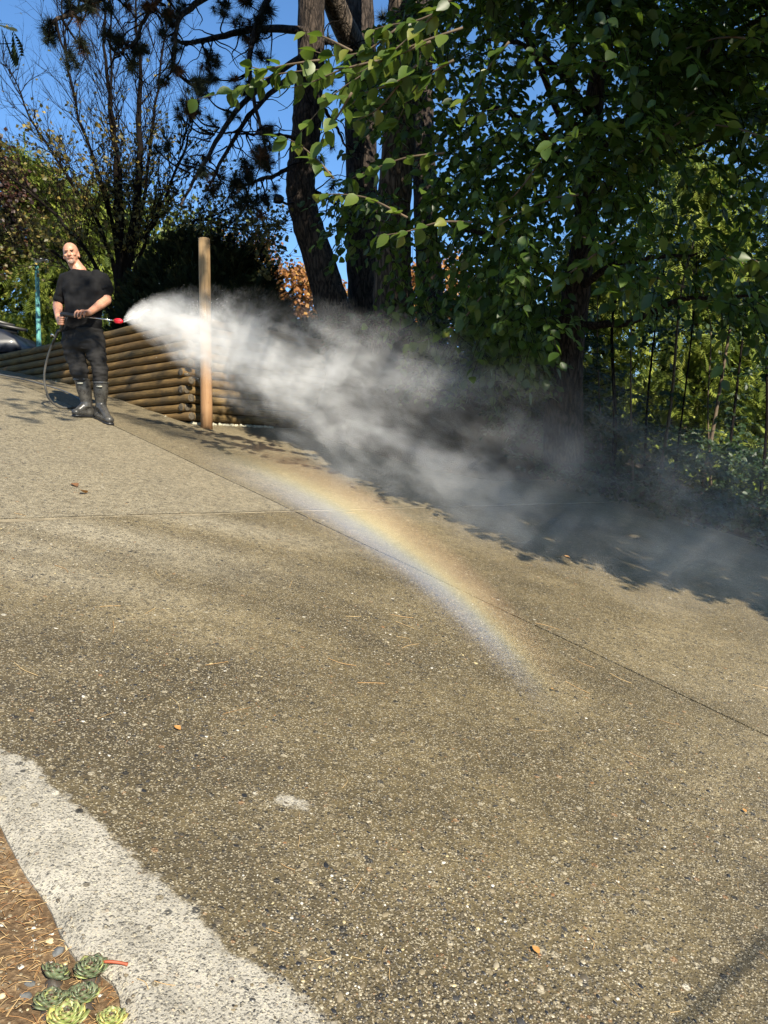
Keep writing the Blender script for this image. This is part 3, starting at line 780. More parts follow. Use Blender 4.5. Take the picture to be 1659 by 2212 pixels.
# --- hose
def spline(pts, n=80):
    pts = np.asarray(pts); m = len(pts); t = np.linspace(0, m-1, n); P2 = np.vstack([2*pts[0]-pts[1], pts, 2*pts[-1]-pts[-2]]); out = []
    for x in t:
        i = min(int(x), m-2); f = x - i; p0, p1, p2, p3 = P2[i:i+4]
        out.append(.5*((2*p1) + (-p0+p2)*f + (2*p0-5*p1+4*p2-p3)*f*f + (-p0+3*p1-3*p2+p3)*f**3))
    return np.array(out)
hose = empty('pressure_hose', (on_ground(300, 1960, 0))); tag(hose, 'grey rubber hose looping from the spray gun down to the concrete', 'hose')
hp = [gr_b + [-.012, 0, -.03], Q(300, 1120, -.17), Q(262, 1210, -.12), Q(205, 1350, -.05), Q(165, 1500, 0), Q(150, 1620, .03), Q(163, 1740, .06), Q(205, 1860, .10), Q(275, 1935, .16)]
tail = [on_ground(345, 1958, .24), on_ground(440, 1965, .34), on_ground(540, 1930, .55), on_ground(590, 1880, .9), on_ground(470, 1830, 1.35), on_ground(330, 1775, 1.7), on_ground(120, 1722, 2.0), on_ground(-120, 1690, 2.3), on_ground(-600, 1640, 2.6)]
tail = [p + [0, 0, .010] for p in tail]
b = MB(); P = spline(hp + tail, 140)
gz = G(P[:, 0], P[:, 1]) + .010; P[:, 2] = np.maximum(P[:, 2], gz)
b.tube(P, .0115, 8); b.build('tube', M_HOSE, hose)
b = MB(); b.tube([Q(306, 1105, -.175), Q(285, 1160, -.14)], [.016, .015], 10); b.build('swivel_coupling', M_BLACK, hose)
b = MB(); b.tube([Q(285, 1160, -.14), Q(240, 1262, -.095)], [.0145, .0135], 10); b.build('bend_restrictor', M_BLACK, hose)
b = MB(); b.tube([Q(268, 1172, -.14), Q(232, 1150, -.14), Q(228, 1178, -.135)], [.010, .013, .010], 8); b.build('coupling_lever', M_STEEL, hose)

# ------------------------------------------------------------------ street lamp, parked truck
zt = ZTOP - .06
pz = U(85, 757, 13.6)
lp = empty('lamp_post', (pz[0], pz[1], zt)); tag(lp, 'slim teal lamp post with small white lamp head', 'lamp post')
M_TEAL = simple('teal_paint', (.12, .34, .31), .35, var=.12); M_WHITE = simple('white_lamp_housing', (.8, .8, .78), .4, var=.05)
b = MB(); b.tube([[pz[0], pz[1], zt-.05], U(84, 745, 13.6), U(82, 670, 13.6), U(80, 590, 13.6), U(79, 572, 13.6)], [.042, .041, .037, .034, .032], 12); b.build('pole', M_TEAL, lp)
b = MB(); hh = U(85, 565, 13.6); b.tube([U(74, 571, 13.6), U(80, 567, 13.6), hh + [.03, 0, .01]], [.02, .028, .02], 8); b.build('lamp_arm', M_WHITE, lp)
b = MB(); b.box(hh + [.03, 0, .02], (.10, .07, .022)); b.build('lamp_head', M_WHITE, lp, smooth=False)

tk = U(-70, 770, 12.9); tk[2] = zt
truck = empty('parked_vehicle', tk); tag(truck, 'dark blue parked vehicle with black roof bars behind the log wall', 'vehicle')
M_NAVY = simple('dark_blue_paint', (.006, .009, .018), .45, var=.15, coat=.1)
M_TYRE = simple('tyre_rubber', (.012, .012, .012), .85); M_GLASS = simple('tinted_glass', (.01, .012, .014), .08)
zb = zt
prof = [(-2.6, .34), (-2.6, .62), (-2.3, .66), (-1.7, .70), (-.9, .72), (-.6, .70), (-.25, .66), (.02, .56), (.20, .42), (.28, .30), (.26, .20), (-2.6, .20)]
xo = U(38, 768, 12.9)[0] - .26
V = []; 
for yy, sh in ((-.85, .06), (-.78, 0), (.78, 0), (.85, .06)):
    for (x, z) in prof: V.append((xo + x - sh*.4, 12.95 + .85 + yy, zb + z - (sh if z > .5 else 0)))
k = len(prof); b = MB(); Fq = []
for r in range(3):
    for i in range(k): Fq.append((r*k+i, r*k+(i+1) % k, (r+1)*k+(i+1) % k, (r+1)*k+i))
b.add(np.array(V), [np.array(Fq), np.arange(k)[None, ::-1], (3*k+np.arange(k))[None]]); b.build('bodywork', M_NAVY, truck)
for (x, y) in ((-.55, 13.0), (-.55, 14.6)):
    b = MB(); b.tube([[xo+x, y-.10, zb+.30], [xo+x, y-.08, zb+.30], [xo+x, y+.08, zb+.30], [xo+x, y+.10, zb+.30]], [.26, .31, .31, .26], 24); w = b.build('wheel', M_TYRE, truck)
    b = MB(); b.tube([[xo+x, y-.105, zb+.30], [xo+x, y-.115, zb+.30]], [.19, .17], 16); b.build('rim', M_STEEL, w)
b = MB(); b.box((xo - 1.9, 13.8, zb+.88), (.55, .72, .2)); b.build('cab_glass', M_GLASS, truck, smooth=False)
for (p0, p1, h) in (((-60, 680), (30, 705), .05), ((-60, 690), (58, 714), .035), ((-60, 700), (38, 718), .045)):
    dpt = 13.0 + h*4; a, c = U(*p0, dpt), U(*p1, dpt); d = c - a; L = np.linalg.norm(d); x = d/L; z = np.cross(x, [0, 1.0, 0]); 
    b = MB(); b.box((a+c)/2, (L/2, .03, h/1.4), np.stack([x, [0, 1.0, 0], z], 1)); b.build('roof_bar', M_BLACK, truck, smooth=False)
for px in (-50, -10):
    a = U(px, 705, 13.1); b = MB(); b.tube([a + [0, 0, -.55], a], .025, 8); b.build('bar_support', M_BLACK, truck)

# ------------------------------------------------------------------ trees
def trunk_from(name_mat, pts, depth, parent, name='trunk', sides=16, rough=.05, flare=True):
    """pts: (px, py, half width px); a bent trunk with uneven girth"""
    P = np.array([U(p[0], p[1], depth) for p in pts]); R = np.array([p[2]*depth/F for p in pts])
    n = len(P)*6; Pn = spline(P, n); Rn = np.interp(np.linspace(0, len(P)-1, n), np.arange(len(P)), R)
    b = MB(); b.tube(Pn, Rn*(1 + rng.normal(0, rough*.5, n)), sides)
    V = b.V[0]; k = np.array([mnoise.noise(Vector((v[0]*5, v[1]*5, v[2]*1.6))) for v in V])
    c = np.repeat(Pn, sides, 0); V += nrm(V - c)*(k*.03)[:, None]
    return b.build(name, name_mat, parent), Pn

# ---- pines: dark trunks rising from the bed behind the wall
LIMBS = []
def pine(label, pts, depth, mat):
    e = empty('pine_tree', U(pts[0][0], pts[0][1], depth)); tag(e, label, 'pine tree', 'pines behind the log wall')
    _, P = trunk_from(mat, pts, depth, e); return e, P
pine1, P1 = pine('pine with a curved dark trunk leaning left and tufted drooping branches', [(760, 790, 46), (735, 700, 40), (715, 650, 36), (690, 560, 33), (665, 480, 31), (650, 420, 31), (652, 350, 30), (662, 270, 29), (668, 180, 29), (672, 80, 29), (673, -60, 28), (680, -400, 20)], 11.5, M_BARK)
pine2, P2 = pine('straight dark pine trunk standing close behind the curved pine', [(795, 800, 40), (790, 650, 37), (783, 500, 34), (780, 300, 33), (778, 100, 32), (772, -60, 32), (765, -420, 22)], 12.6, M_BARK)
pine3, P3 = pine('thick greyish pine trunk flaring at its base beside the leafy tree', [(845, 860, 64), (850, 760, 56), (850, 690, 47), (848, 600, 40), (850, 500, 36), (858, 350, 36), (866, 200, 36), (872, 60, 35), (876, -80, 34), (880, -420, 24)], 10.8, M_BARK2)
pine4, P4 = pine('slender dark pine trunk behind the thick greyish trunk', [(935, 800, 36), (930, 650, 30), (922, 520, 26), (915, 350, 24), (912, 150, 22), (915, -60, 20)], 13.2, M_BARK)
b = MB(); b.tube(spline(np.array([U(790, 190, 12.5), U(765, 105, 12.2), U(735, 40, 11.9), U(705, -40, 11.5), U(660, -160, 11)]), 20), np.linspace(.21, .14, 20), 12); b.build('limb', M_BARK2, pine2)
# floodlight strapped to the curved trunk
fl = empty('floodlight', U(622, 436, 11.1)); tag(fl, 'small black floodlight fixed to the curved pine trunk', 'floodlight')
b = MB(); a = U(606, 431, 10.95); b.tube([a + [-.085, -.02, .01], a + [-.06, -.01, .008], a, a + [.045, .01, -.005]], [.060, .066, .062, .035], 16); b.build('lamp_housing', M_BLACK, fl)
b = MB(); b.tube([a + [.03, .02, -.03], U(620, 441, 11.1), U(632, 438, 11.35)], .018, 8); b.build('bracket', M_BLACK, fl)
b = MB(); b.tube([a + [-.086, -.02, .010], a + [-.089, -.021, .010]], [.052, .050], 16); b.build('lens', M_GLASS, fl)

# limbs of the curved pine, as seen against the sky
lim = [[(668, 68, 11.4), (600, 63, 10.9), (530, 70, 10.4), (460, 82, 9.9), (400, 96, 9.4), (370, 92, 9.2)],
       [(668, 118, 11.4), (615, 145, 11.0), (545, 200, 10.6), (480, 268, 10.1), (440, 330, 9.6), (405, 385, 9.3), (380, 430, 9.1)],
       [(700, -120, 11.2), (600, -30, 10.6), (548, 60, 10.2), (535, 130, 10.0), (540, 210, 9.9), (560, 300, 9.8), (575, 380, 9.7)],
       [(668, 160, 11.4), (620, 168, 11.0), (560, 220, 10.6), (500, 300, 10.3), (465, 370, 10.0), (445, 400, 9.9)],
       [(655, 330, 11.4), (610, 370, 11.0), (565, 385, 10.8), (530, 400, 10.6), (500, 420, 10.4)],
       [(655, 300, 11.4), (600, 290, 11.0), (540, 288, 10.8), (490, 285, 10.6)],
       [(690, -200, 11.0), (560, -90, 9.9), (460, -20, 9.2), (400, 25, 8.7), (380, 80, 8.5), (372, 150, 8.4)],
       [(690, -230, 11.0), (480, -140, 9.2), (330, -70, 8.3), (240, -30, 7.9), (170, 10, 7.6), (120, 40, 7.4)],
       [(480, -140, 9.2), (380, -40, 8.8), (320, 30, 8.5), (290, 100, 8.3), (255, 125, 8.2)],
       [(660, 400, 11.4), (700, 420, 11.6), (740, 460, 11.8)], [(672, 200, 11.4), (720, 260, 11.6), (760, 330, 11.8)], [(672, 60, 11.4), (720, 90, 11.8), (800, 110, 12.0)]]
LW = [spline(np.array([U(*p) for p in l]), 26) for l in lim]
for k, P in enumerate(LW):
    r0 = (.060, .050, .050, .045, .035, .030, .055, .06, .035, .04, .04, .045)[k]
    P = P + np.cumsum(rng.normal(0, .008, P.shape), 0)
    b = MB(); b.tube(P, np.linspace(r0, r0*.28, len(P)), 7); b.build('limb', M_BARK, pine1)
crop_t = [(310,190,60),(290,230,45),(540,50,60),(560,20,50),(650,70,35),(470,110,30),(700,260,60),(640,200,40),(680,230,50),(490,280,50),(425,340,45),(870,300,50),(800,400,45),(890,50,40),(1030,110,55),(1000,90,45),(1060,420,55),(990,470,50),(1040,220,40),(960,190,30),(1060,305,30),(1090,80,40),(1280,360,60),(1260,390,60),(1200,480,60),(1270,480,50),(1350,90,50),(1440,120,40),(1500,220,60),(1510,200,60),(1230,560,45),(1150,660,60),(1120,680,50),(1080,700,40),(1260,720,40),(1360,670,30),(1410,700,35),(1000,880,40),(930,890,35),(1110,970,40),(1220,1030,50),(1290,1150,60),(1430,1090,60),(1400,1100,55),(1320,1050,40),(1460,1190,50),(1420,1230,45),(1530,1230,50),(1600,1200,50),(1540,970,50),(1560,900,60),(1580,940,60),(1480,1040,60),(1500,1060,60),(1600,780,50),(1570,800,45),(1620,1010,50),(1500,1100,40),(1640,1140,40),(1240,950,30),(1450,560,45),(1520,500,50),(1400,480,40),(1550,330,55),(1580,120,55),(1600,60,60),(1480,20,55),(1330,30,50),(880,20,45),(760,40,40),(430,30,45),(820,310,45),(1100,30,45),(1180,520,50)]
bt = MB(); tips = []
tp = []; td = []; ts_ = []; tt_ = []
allv = np.concatenate(LW); lid = np.repeat(np.arange(len(LW)), [len(l) for l in LW])
btw = MB()
for (cx, cy_, r) in crop_t:
    px, py = cx*.36, cy_*.36
    # depth of the nearest limb in the picture decides how far away the tuft hangs
    qx, qy, qf = proj(allv); i = np.argmin((qx-px)**2 + (qy-py)**2 + ((qy > py)*30)**2)
    dep = allv[i][1] + rng.uniform(-.25, .25); c = U(px, py, dep); a = allv[i]
    R = r*.36*dep/F*1.15
    mid = (a + c)/2 + np.array([rng.normal(0, .04), rng.normal(0, .04), -.10*np.linalg.norm(c-a)])
    Pt = spline(np.array([a, mid, c]), 10); btw.tube(Pt, np.linspace(.014, .007, 10), 4, cap=False)
    d = nrm(Pt[-1] - Pt[-3] + np.array([0, 0, -.02]))
    for q in range(5 if r >= 45 else 3):
        tp.append(c + rng.normal(0, R*.35, 3)); td.append(d + rng.normal(0, .5, 3)); ts_.append(max(R, .10)*rng.uniform(.85, 1.25)); tt_.append(1.0 if rng.random() < .16 else rng.uniform(0, .75))
# more tufts among the trunks, behind the leaves
for i in range(90):
    px, py, dep = rng.uniform(640, 1150), rng.uniform(-60, 420), rng.uniform(11.2, 13.2)
    tp.append(U(px, py, dep)); td.append(rng.normal(size=3) + [0, 0, -.3]); ts_.append(rng.uniform(.13, .2)); tt_.append(rng.uniform(0, .8))
bt.inst(TV, TF, np.array(tp), np.array(td), rng.normal(size=(len(tp), 3)), np.array(ts_), np.array(tt_))
tag(bt.build('needle_tufts', M_PINE, pine1), kind='stuff')
# bare dead twigs off the limbs
for P in LW:
    for k in range(16):
        i = rng.integers(2, len(P)-1); a = P[i]; L = rng.uniform(.2, .75)
        d = nrm(np.array([rng.normal(-.2, .8), rng.normal(0, .6), rng.normal(-.5, .6)]))
        pts = [a]; 
        for s_ in range(6):
            d = nrm(d + rng.normal(0, .32, 3) + [0, 0, -.08]); pts.append(pts[-1] + d*L/6)
        btw.tube(spline(np.array(pts), 12), np.linspace(.011, .003, 12), 4, cap=False)
tag(btw.build('twigs', M_TWIG, pine1), kind='stuff')

# ---- bare, many stemmed tree with the last yellowing leaves
bz = U(258, 720, 12.4); bz[2] = zt
bare = empty('bare_tree', bz); tag(bare, 'nearly bare dark tree with upswept twigs and few yellowing leaves', 'tree')
stems = [[(262, 735), (258, 600), (252, 470), (238, 330), (222, 200), (212, 80), (206, -60)], [(262, 735), (272, 600), (288, 450), (298, 320), (300, 200), (292, 90), (284, -50)],
         [(256, 720), (235, 560), (200, 460), (150, 380), (90, 290), (40, 200), (0, 110)], [(254, 700), (205, 570), (150, 480), (80, 420), (10, 370), (-60, 330)],
         [(264, 700), (290, 560), (330, 460), (370, 380), (400, 300), (420, 230)], [(268, 700), (320, 580), (390, 510), (450, 470), (520, 490), (580, 520)],
         [(258, 650), (236, 480), (196, 340), (160, 220), (140, 100), (130, -40)], [(262, 640), (272, 470), (262, 350), (250, 230), (244, 100), (246, -20)], [(262, 640), (300, 500), (320, 380), (330, 260), (345, 130), (350, 20)],
         [(255, 700), (190, 620), (110, 560), (40, 530), (-30, 510)], [(268, 690), (350, 640), (430, 590), (500, 560), (560, 560)]]
btw = MB(); lp_, ld_ = [], []
def grow(a, d, L, r, level):
    n = 7; pts = [a]; dd = d
    for s_ in range(n-1):
        dd = nrm(dd + rng.normal(0, .13, 3) + [0, 0, .03]); pts.append(pts[-1] + dd*L/(n-1))
    pts = np.array(pts); btw.tube(pts, np.linspace(r, r*.35, n), 4 if level < 1 else 3, cap=False)
    if rng.random() < .7: 
        for j in range(rng.integers(1, 5)): lp_.append(pts[rng.integers(2, n)]); ld_.append(nrm(dd + rng.normal(0, .7, 3) + [0, 0, -.6]))
    if level < 2:
        for k in range((6, 4)[level]):
            i = rng.integers(1, n-1); ang = rng.uniform(.35, .75); side = nrm(np.cross(dd, rng.normal(size=3)))
            grow(pts[i], nrm(dd*math.cos(ang) + side*math.sin(ang) + [0, 0, .18]), L*rng.uniform(.35, .6), r*.5, level+1)
for k, st in enumerate(stems):
    dep = 12.4; dz = rng.uniform(-1.3, 1.3) if k > 1 else 0
    P = spline(np.array([U(p[0], p[1], dep + dz*i/len(st)) for i, p in enumerate(st)]), 30)
    r0 = .085 if k < 2 else .036
    b = MB(); b.tube(P + np.cumsum(rng.normal(0, .018, P.shape), 0), np.linspace(r0, .010, 30), 7); b.build('stem', M_TWIG, bare)
    for i in range(5, 29):
        for q in range(2):
            d = nrm(P[min(i+1, 29)] - P[i]); ang = rng.uniform(.4, .85); side = nrm(np.cross(d, rng.normal(size=3)))
            grow(P[i], nrm(d*math.cos(ang) + side*math.sin(ang) + [0, 0, .2]), rng.uniform(.6, 1.5)*(1.15 - i/50), .008, 0 if q == 0 else 1)
tag(btw.build('twigs', M_TWIG, bare), kind='stuff')
lp_, ld_ = np.array(lp_), np.array(ld_)
ppx, ppy, _ = proj(lp_); keep = rng.uniform(0, 1, len(lp_)) < np.clip((ppy - 190)/330, .015, 1)
lp_, ld_ = lp_[keep], ld_[keep]
b = MB(); b.inst(SLV, SLF, lp_, ld_, rng.normal(size=lp_.shape) + S*.8, rng.uniform(.045, .085, len(lp_)), rng.uniform(0, 1, len(lp_))**1.6)
tag(b.build('leaves', M_OLIVE, bare), kind='stuff')

# ---- big dark juniper mound on the bed
def mound(name, label, cat, c, rad, n, size, mat, seed=0, core=.86, group=None, tpl=None):
    e = empty(name, c); tag(e, label, cat, group)
    c = np.asarray(c, float); rad = np.asarray(rad, float)
    d = nrm(rng.normal(size=(n, 3))); d[:, 2] = np.abs(d[:, 2])
    k = np.array([mnoise.noise(Vector(q*2.6) + Vector((seed, 0, 0)))*.16 + mnoise.noise(Vector(q*7) + Vector((seed, 5, 0)))*.10 for q in d])
    P = c + d*rad*(1 + k - rng.uniform(0, .16, n))[:, None]
    tv, tf = tpl or (FV, FF)
    b = MB(); b.inst(tv, tf, P, d + rng.normal(0, .45, (n, 3)) + [0, 0, .25], rng.normal(size=(n, 3)) + S*.5, size*rng.uniform(.6, 1.25, n), rng.uniform(0, 1, n)**1.5)
    tag(b.build('foliage', mat, e), kind='stuff')
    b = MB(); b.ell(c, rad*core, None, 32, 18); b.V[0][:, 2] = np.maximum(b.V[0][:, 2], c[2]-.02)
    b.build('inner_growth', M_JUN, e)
    return e
mound('juniper_bush', 'large dark clipped evergreen mound behind the log wall', 'shrub', [U(440, 700, 11.7)[0], 11.9, zt-.25], (1.45, 1.25, 1.90), 6000, .17, M_JUN)
mound('juniper_bush', 'low dark evergreen shrub at the foot of the curved pine', 'shrub', [U(650, 720, 11.4)[0], 11.7, zt-.4], (.95, .8, .80), 2200, .15, M_JUN, 4)

# ---- cedars with drooping sprays
def cedar(label, base, H_, R_, n, size, mat, group, zlo=.03, name='cedar_tree', halfcut=True):
    e = empty(name, base); tag(e, label, 'cedar tree', group); base = np.asarray(base, float)
    b = MB(); zz = np.linspace(0, 1, 10)[:, None]; b.tube(base + np.array([0, 0, 1.0])*zz*H_*.97, np.linspace(.04*H_*.55, .02, 10), 10); b.build('trunk', M_BARK, e)
    bl = MB(); P = []; D = []; NR = []
    nl = max(20, n//14)
    for i in range(nl):
        q = zlo + (1-zlo)*rng.uniform(0, 1)**1.25; az = rng.uniform(0, 2*math.pi)
        out = np.array([math.cos(az), math.sin(az), 0])
        if halfcut and out[1] > .45 and rng.random() < .75: out[1] *= -1
        L = R_*(1 - q)**.75*rng.uniform(.75, 1.1) + .15
        a = base + np.array([0, 0, q*H_]); tip = a + out*L + np.array([0, 0, -.22*L + .15*L])
        mid = (a+tip)/2 + np.array([0, 0, -.10*L]); Pl = spline(np.array([a, mid, tip]), 6); bl.tube(Pl, np.linspace(.02, .006, 6), 3, cap=False)
        for k in range(14):
            t = rng.uniform(.25, 1.02); p = a + (tip - a)*t + np.array([0, 0, -.4*L*t*(1-t)]) + rng.normal(0, .12, 3)
            P.append(p); D.append(out*.55 + np.array([0, 0, -.75]) + rng.normal(0, .38, 3)); NR.append(out + np.array([0, 0, .35]) + rng.normal(0, .45, 3))
    N = len(P); b = MB(); b.inst(FV, FF, np.array(P), np.array(D), np.array(NR), size*rng.uniform(.6, 1.3, N), np.clip(rng.normal(.5, .27, N), 0, 1))
    tag(b.build('foliage', mat, e), kind='stuff'); tag(bl.build('branches', M_TWIG, e), kind='stuff')
    return e
GC = 'cedars beyond the driveway'
def gbase(px, dep, z): p = U(px, 800, dep); return [p[0], p[1], z]
cedar('sunlit yellow green cedar behind the teal lamp post', gbase(75, 16.5, zt-.1), 4.9, 2.0, 3000, .40, M_CEDAR, GC, .0)
cedar('sunlit cedar rising behind the bald man', gbase(190, 17.5, zt-.1), 4.6, 1.7, 1900, .36, M_CEDAR, GC, .0)
cedar('sunlit cedar at the picture edge beyond the parked vehicle', gbase(-90, 17.5, zt-.1), 5.6, 2.2, 1800, .42, M_CEDAR, GC, .0)
zr = 1.2
cedar('bright green cedar seen between the saplings', gbase(1500, 15.0, .2), 7.2, 2.5, 3400, .40, M_CEDAR, GC, .02)
cedar('bright cedar with low sprays beside the leafy tree trunk', gbase(1255, 13.8, .7), 5.2, 1.35, 2000, .36, M_CEDAR, GC, .02)
cedar('tall cedar behind the right side of the leafy tree', gbase(1800, 17.0, -.2), 10.5, 3.2, 3200, .48, M_CEDAR, GC, .02)
cedar('tall cedar filling the gap above the saplings', gbase(1440, 19.0, .0), 11.5, 3.0, 3200, .5, M_CEDAR, GC, .05)
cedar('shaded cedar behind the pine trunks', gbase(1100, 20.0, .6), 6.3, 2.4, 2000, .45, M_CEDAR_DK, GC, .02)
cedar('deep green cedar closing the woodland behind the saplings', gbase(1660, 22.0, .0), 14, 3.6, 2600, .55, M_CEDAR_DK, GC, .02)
# cedar bough hanging in at the upper left
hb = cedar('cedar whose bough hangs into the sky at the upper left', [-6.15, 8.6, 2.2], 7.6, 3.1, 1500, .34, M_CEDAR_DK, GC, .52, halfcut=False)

# ---- leafy background trees
def leafy(name, label, cat, base, H_, c, rad, n, size, mat, group=None, clump=60):
    e = empty(name, base); tag(e, label, cat, group); base = np.asarray(base, float); c = np.asarray(c, float); rad = np.asarray(rad, float)
    b = MB(); b.tube(spline(np.array([base, base*.6 + c*.4 + rng.normal(0, .1, 3), c]), 10), np.linspace(.16, .05, 10), 8); b.build('trunk', M_BARK, e)
    cl = nrm(rng.normal(size=(clump, 3)))*rng.uniform(.35, 1.0, (clump, 1))**.5*rad + c
    bl = MB()
    for q in cl: bl.tube(spline(np.array([c - [0, 0, rad[2]*.5], (c+q)/2 + rng.normal(0, .15, 3), q]), 6), np.linspace(.03, .006, 6), 3, cap=False)
    tag(bl.build('branches', M_TWIG, e), kind='stuff')
    i = rng.integers(0, clump, n); P = cl[i] + rng.normal(0, 1, (n, 3))*rad*.16
    b = MB(); b.inst(SLV, SLF, P, rng.normal(size=(n, 3)) + [0, 0, -.6], rng.normal(size=(n, 3))*.6 + S*.7 + [0, 0, .3], size*rng.uniform(.6, 1.3, n), np.clip(rng.normal(.5, .28, n), 0, 1))
    tag(b.build('crown', mat, e), kind='stuff'); return e
leafy('plum_tree', 'dark red leaved tree at the left edge behind the lamp post', 'tree', gbase(-40, 15.5, zt-.1), 4, U(-45, 460, 15.5), (1.05, .9, 1.5), 4200, .11, M_RED)
leafy('broadleaf_tree', 'yellow green tree low behind the nearly bare tree', 'tree', gbase(330, 21, zt-.1), 4, U(330, 560, 21), (2.4, 1.5, 1.5), 6500, .15, M_YGREEN)
leafy('broadleaf_tree', 'yellow green tree behind the man and lamp post', 'tree', gbase(150, 22, zt-.1), 4, U(160, 520, 22), (2.0, 1.5, 1.6), 4500, .15, M_YGREEN)
leafy('autumn_tree', 'orange autumn tree seen between the mound and curved pine', 'tree', gbase(660, 27, zt-.1), 3, U(650, 640, 27), (1.5, 1.2, 1.0), 3600, .16, M_ORANGE)
leafy('autumn_tree', 'pale orange autumn tree behind the wooden post', 'tree', gbase(480, 30, zt-.1), 3, U(490, 570, 30), (2.2, 1.2, 1.1), 3000, .16, M_ORANGE)
leafy('autumn_tree', 'orange and yellow autumn tree seen between the pine trunks', 'tree', gbase(930, 26, zt-.1), 3, U(940, 640, 26), (2.0, 1.2, 1.3), 4200, .16, M_ORANGE)

# ------------------------------------------------------------------ the big leafy tree over the right of the driveway
EA = np.array([math.cos(SUN_AZ), -math.sin(SUN_AZ), 0.0]); EB = nrm(np.array([0, 0, 1.0]) - S*S[2])      # plane square to the sun
EA = nrm(np.cross(EB, S)); 
if EA[0] < 0: EA = -EA
def ab(P): P = np.atleast_2d(P); return P @ EA, P @ EB

edge_px = [(555, 930), (610, 955), (700, 985), (765, 1005), (850, 1040), (930, 1110), (1040, 1150), (1160, 1195), (1270, 1258), (1340, 1240), (1450, 1265), (1560, 1290), (1700, 1325), (1900, 1370)]
eg = np.array([ground(*p) for p in edge_px]); ea_, eb_ = ab(eg); o_ = np.argsort(ea_); ea_, eb_ = ea_[o_], eb_[o_]
def shade_side(P, m=.12):
    a_, b_ = ab(P); return b_ > np.interp(a_, ea_, eb_) + m
tbase = U(1225, 800, 9.6); tbase[2] = 1.45
big = empty('leafy_tree', tbase); tag(big, 'large leafy tree with broad toothed green leaves overhanging the driveway', 'tree')
trunk_from(M_BARK, [(1215, 1000, 46), (1220, 860, 38), (1232, 740, 33), (1246, 620, 29), (1262, 500, 25), (1268, 380, 22), (1282, 240, 20), (1300, 100, 17), (1330, -80, 14)], 9.6, big)
blimbs = [[(1240, 640, 9.6), (1300, 590, 9.2), (1390, 560, 8.6), (1500, 540, 7.8)], [(1264, 470, 9.6), (1330, 400, 9.1), (1420, 350, 8.4), (1560, 300, 7.4)], [(1266, 420, 9.6), (1200, 330, 9.0), (1120, 270, 8.2), (1040, 250, 7.2)],
          [(1280, 260, 9.6), (1220, 160, 8.8), (1150, 90, 7.8), (1050, 60, 6.6)], [(1290, 180, 9.6), (1340, 60, 8.8), (1400, -60, 8.0)], [(1275, 300, 9.6), (1200, 230, 9.0), (1130, 60, 8.0), (1100, -60, 7.4)],
          [(1270, 360, 9.6), (1400, 200, 8.4), (1540, 90, 7.0), (1700, 20, 5.8)], [(1240, 620, 9.6), (1150, 560, 9.0), (1060, 520, 8.2), (980, 500, 7.4)], [(1236, 700, 9.6), (1330, 690, 9.0), (1450, 640, 8.2), (1600, 620, 7.4)]]
for l in blimbs:
    P = spline(np.array([U(*p) for p in l]), 22); b = MB(); b.tube(P + np.cumsum(rng.normal(0, .012, P.shape), 0), np.linspace(.055, .012, 22), 7); b.build('limb', M_BARK, big)
NB = nrm(np.array([0, 0, .55]) + S*.55 + np.array([0, -.15, 0]))
# (a) crown seen from below: twigs spread through its depth
mbl, mst = MB(), MB()
def crown_ok(px, py):
    """outline of the crown where it ends against sky, trunks and clearing"""
    left = np.interp(py, [-200, 0, 60, 120, 200, 300, 360, 430, 520, 600, 680, 760], [930, 900, 860, 760, 780, 820, 760, 715, 765, 830, 900, 960])
    low = np.interp(px, [700, 850, 950, 1100, 1200, 1290, 1400, 1500, 1659, 1900], [520, 640, 740, 770, 750, 650, 590, 610, 710, 780])
    return (px > left) & (py < low)
fr = [([(985, -10), (940, 30), (880, 85), (800, 150), (720, 205), (650, 285)], 3.9, .1), ([(1000, 60), (900, 95), (800, 140), (700, 150), (600, 160), (520, 190), (425, 215)], 4.3, .1),
      ([(860, 60), (790, 110), (720, 120), (660, 105)], 4.4, .1), ([(760, 110), (700, 80), (660, 70)], 4.2, .08), ([(900, 140), (860, 175), (790, 200), (760, 225)], 4.1, .1), ([(720, 385), (690, 350), (650, 315), (620, 300)], 4.3, .08),
      ([(880, 470), (800, 430), (740, 420), (690, 420)], 4.5, .1), ([(960, 330), (880, 340), (820, 360), (760, 385)], 4.7, .1), ([(1020, 480), (950, 480), (880, 500), (815, 510)], 4.5, .1), ([(1560, 560), (1590, 555), (1625, 560), (1650, 575)], 3.9, .1),
      ([(1500, 240), (1420, 300), (1370, 340), (1330, 370)], 4.3, .1), ([(1180, 330), (1130, 400), (1100, 430), (1060, 440)], 4.4, .1), ([(1330, 520), (1270, 560), (1230, 590), (1180, 620)], 4.3, .1), ([(1659, 300), (1600, 280), (1540, 270), (1480, 280)], 4.0, .1),
      ([(1659, 90), (1580, 80), (1520, 90), (1450, 120)], 3.9, .1), ([(1250, 420), (1190, 430), (1120, 460), (1060, 500)], 4.2, .1), ([(1480, 620), (1420, 600), (1370, 610), (1320, 640)], 4.6, .1), ([(1100, 90), (1060, 140), (1030, 190), (1000, 230)], 4.2, .1), ([(1040, 640), (1000, 690), (960, 720), (900, 740)], 5.2, .1)]
LITP = np.concatenate([np.array([U(p[0], p[1], dep0 + 1.3 + sl*i) for i, p in enumerate(pts)]) for pts, dep0, sl in fr[:6]])
n = 7300; px = rng.uniform(720, 1790, n); py = rng.uniform(-330, 780, n); dep = rng.uniform(4.8, 9.4, n)
dep = np.where(rng.random(n) < .35, dep, np.maximum(dep, 5.8))
k = crown_ok(px, py + rng.normal(0, 25, n))
thin = ((px - 1180)/190)**2 + ((py - 150)/150)**2 < 1; k &= ~(thin & (rng.random(n) < .55))
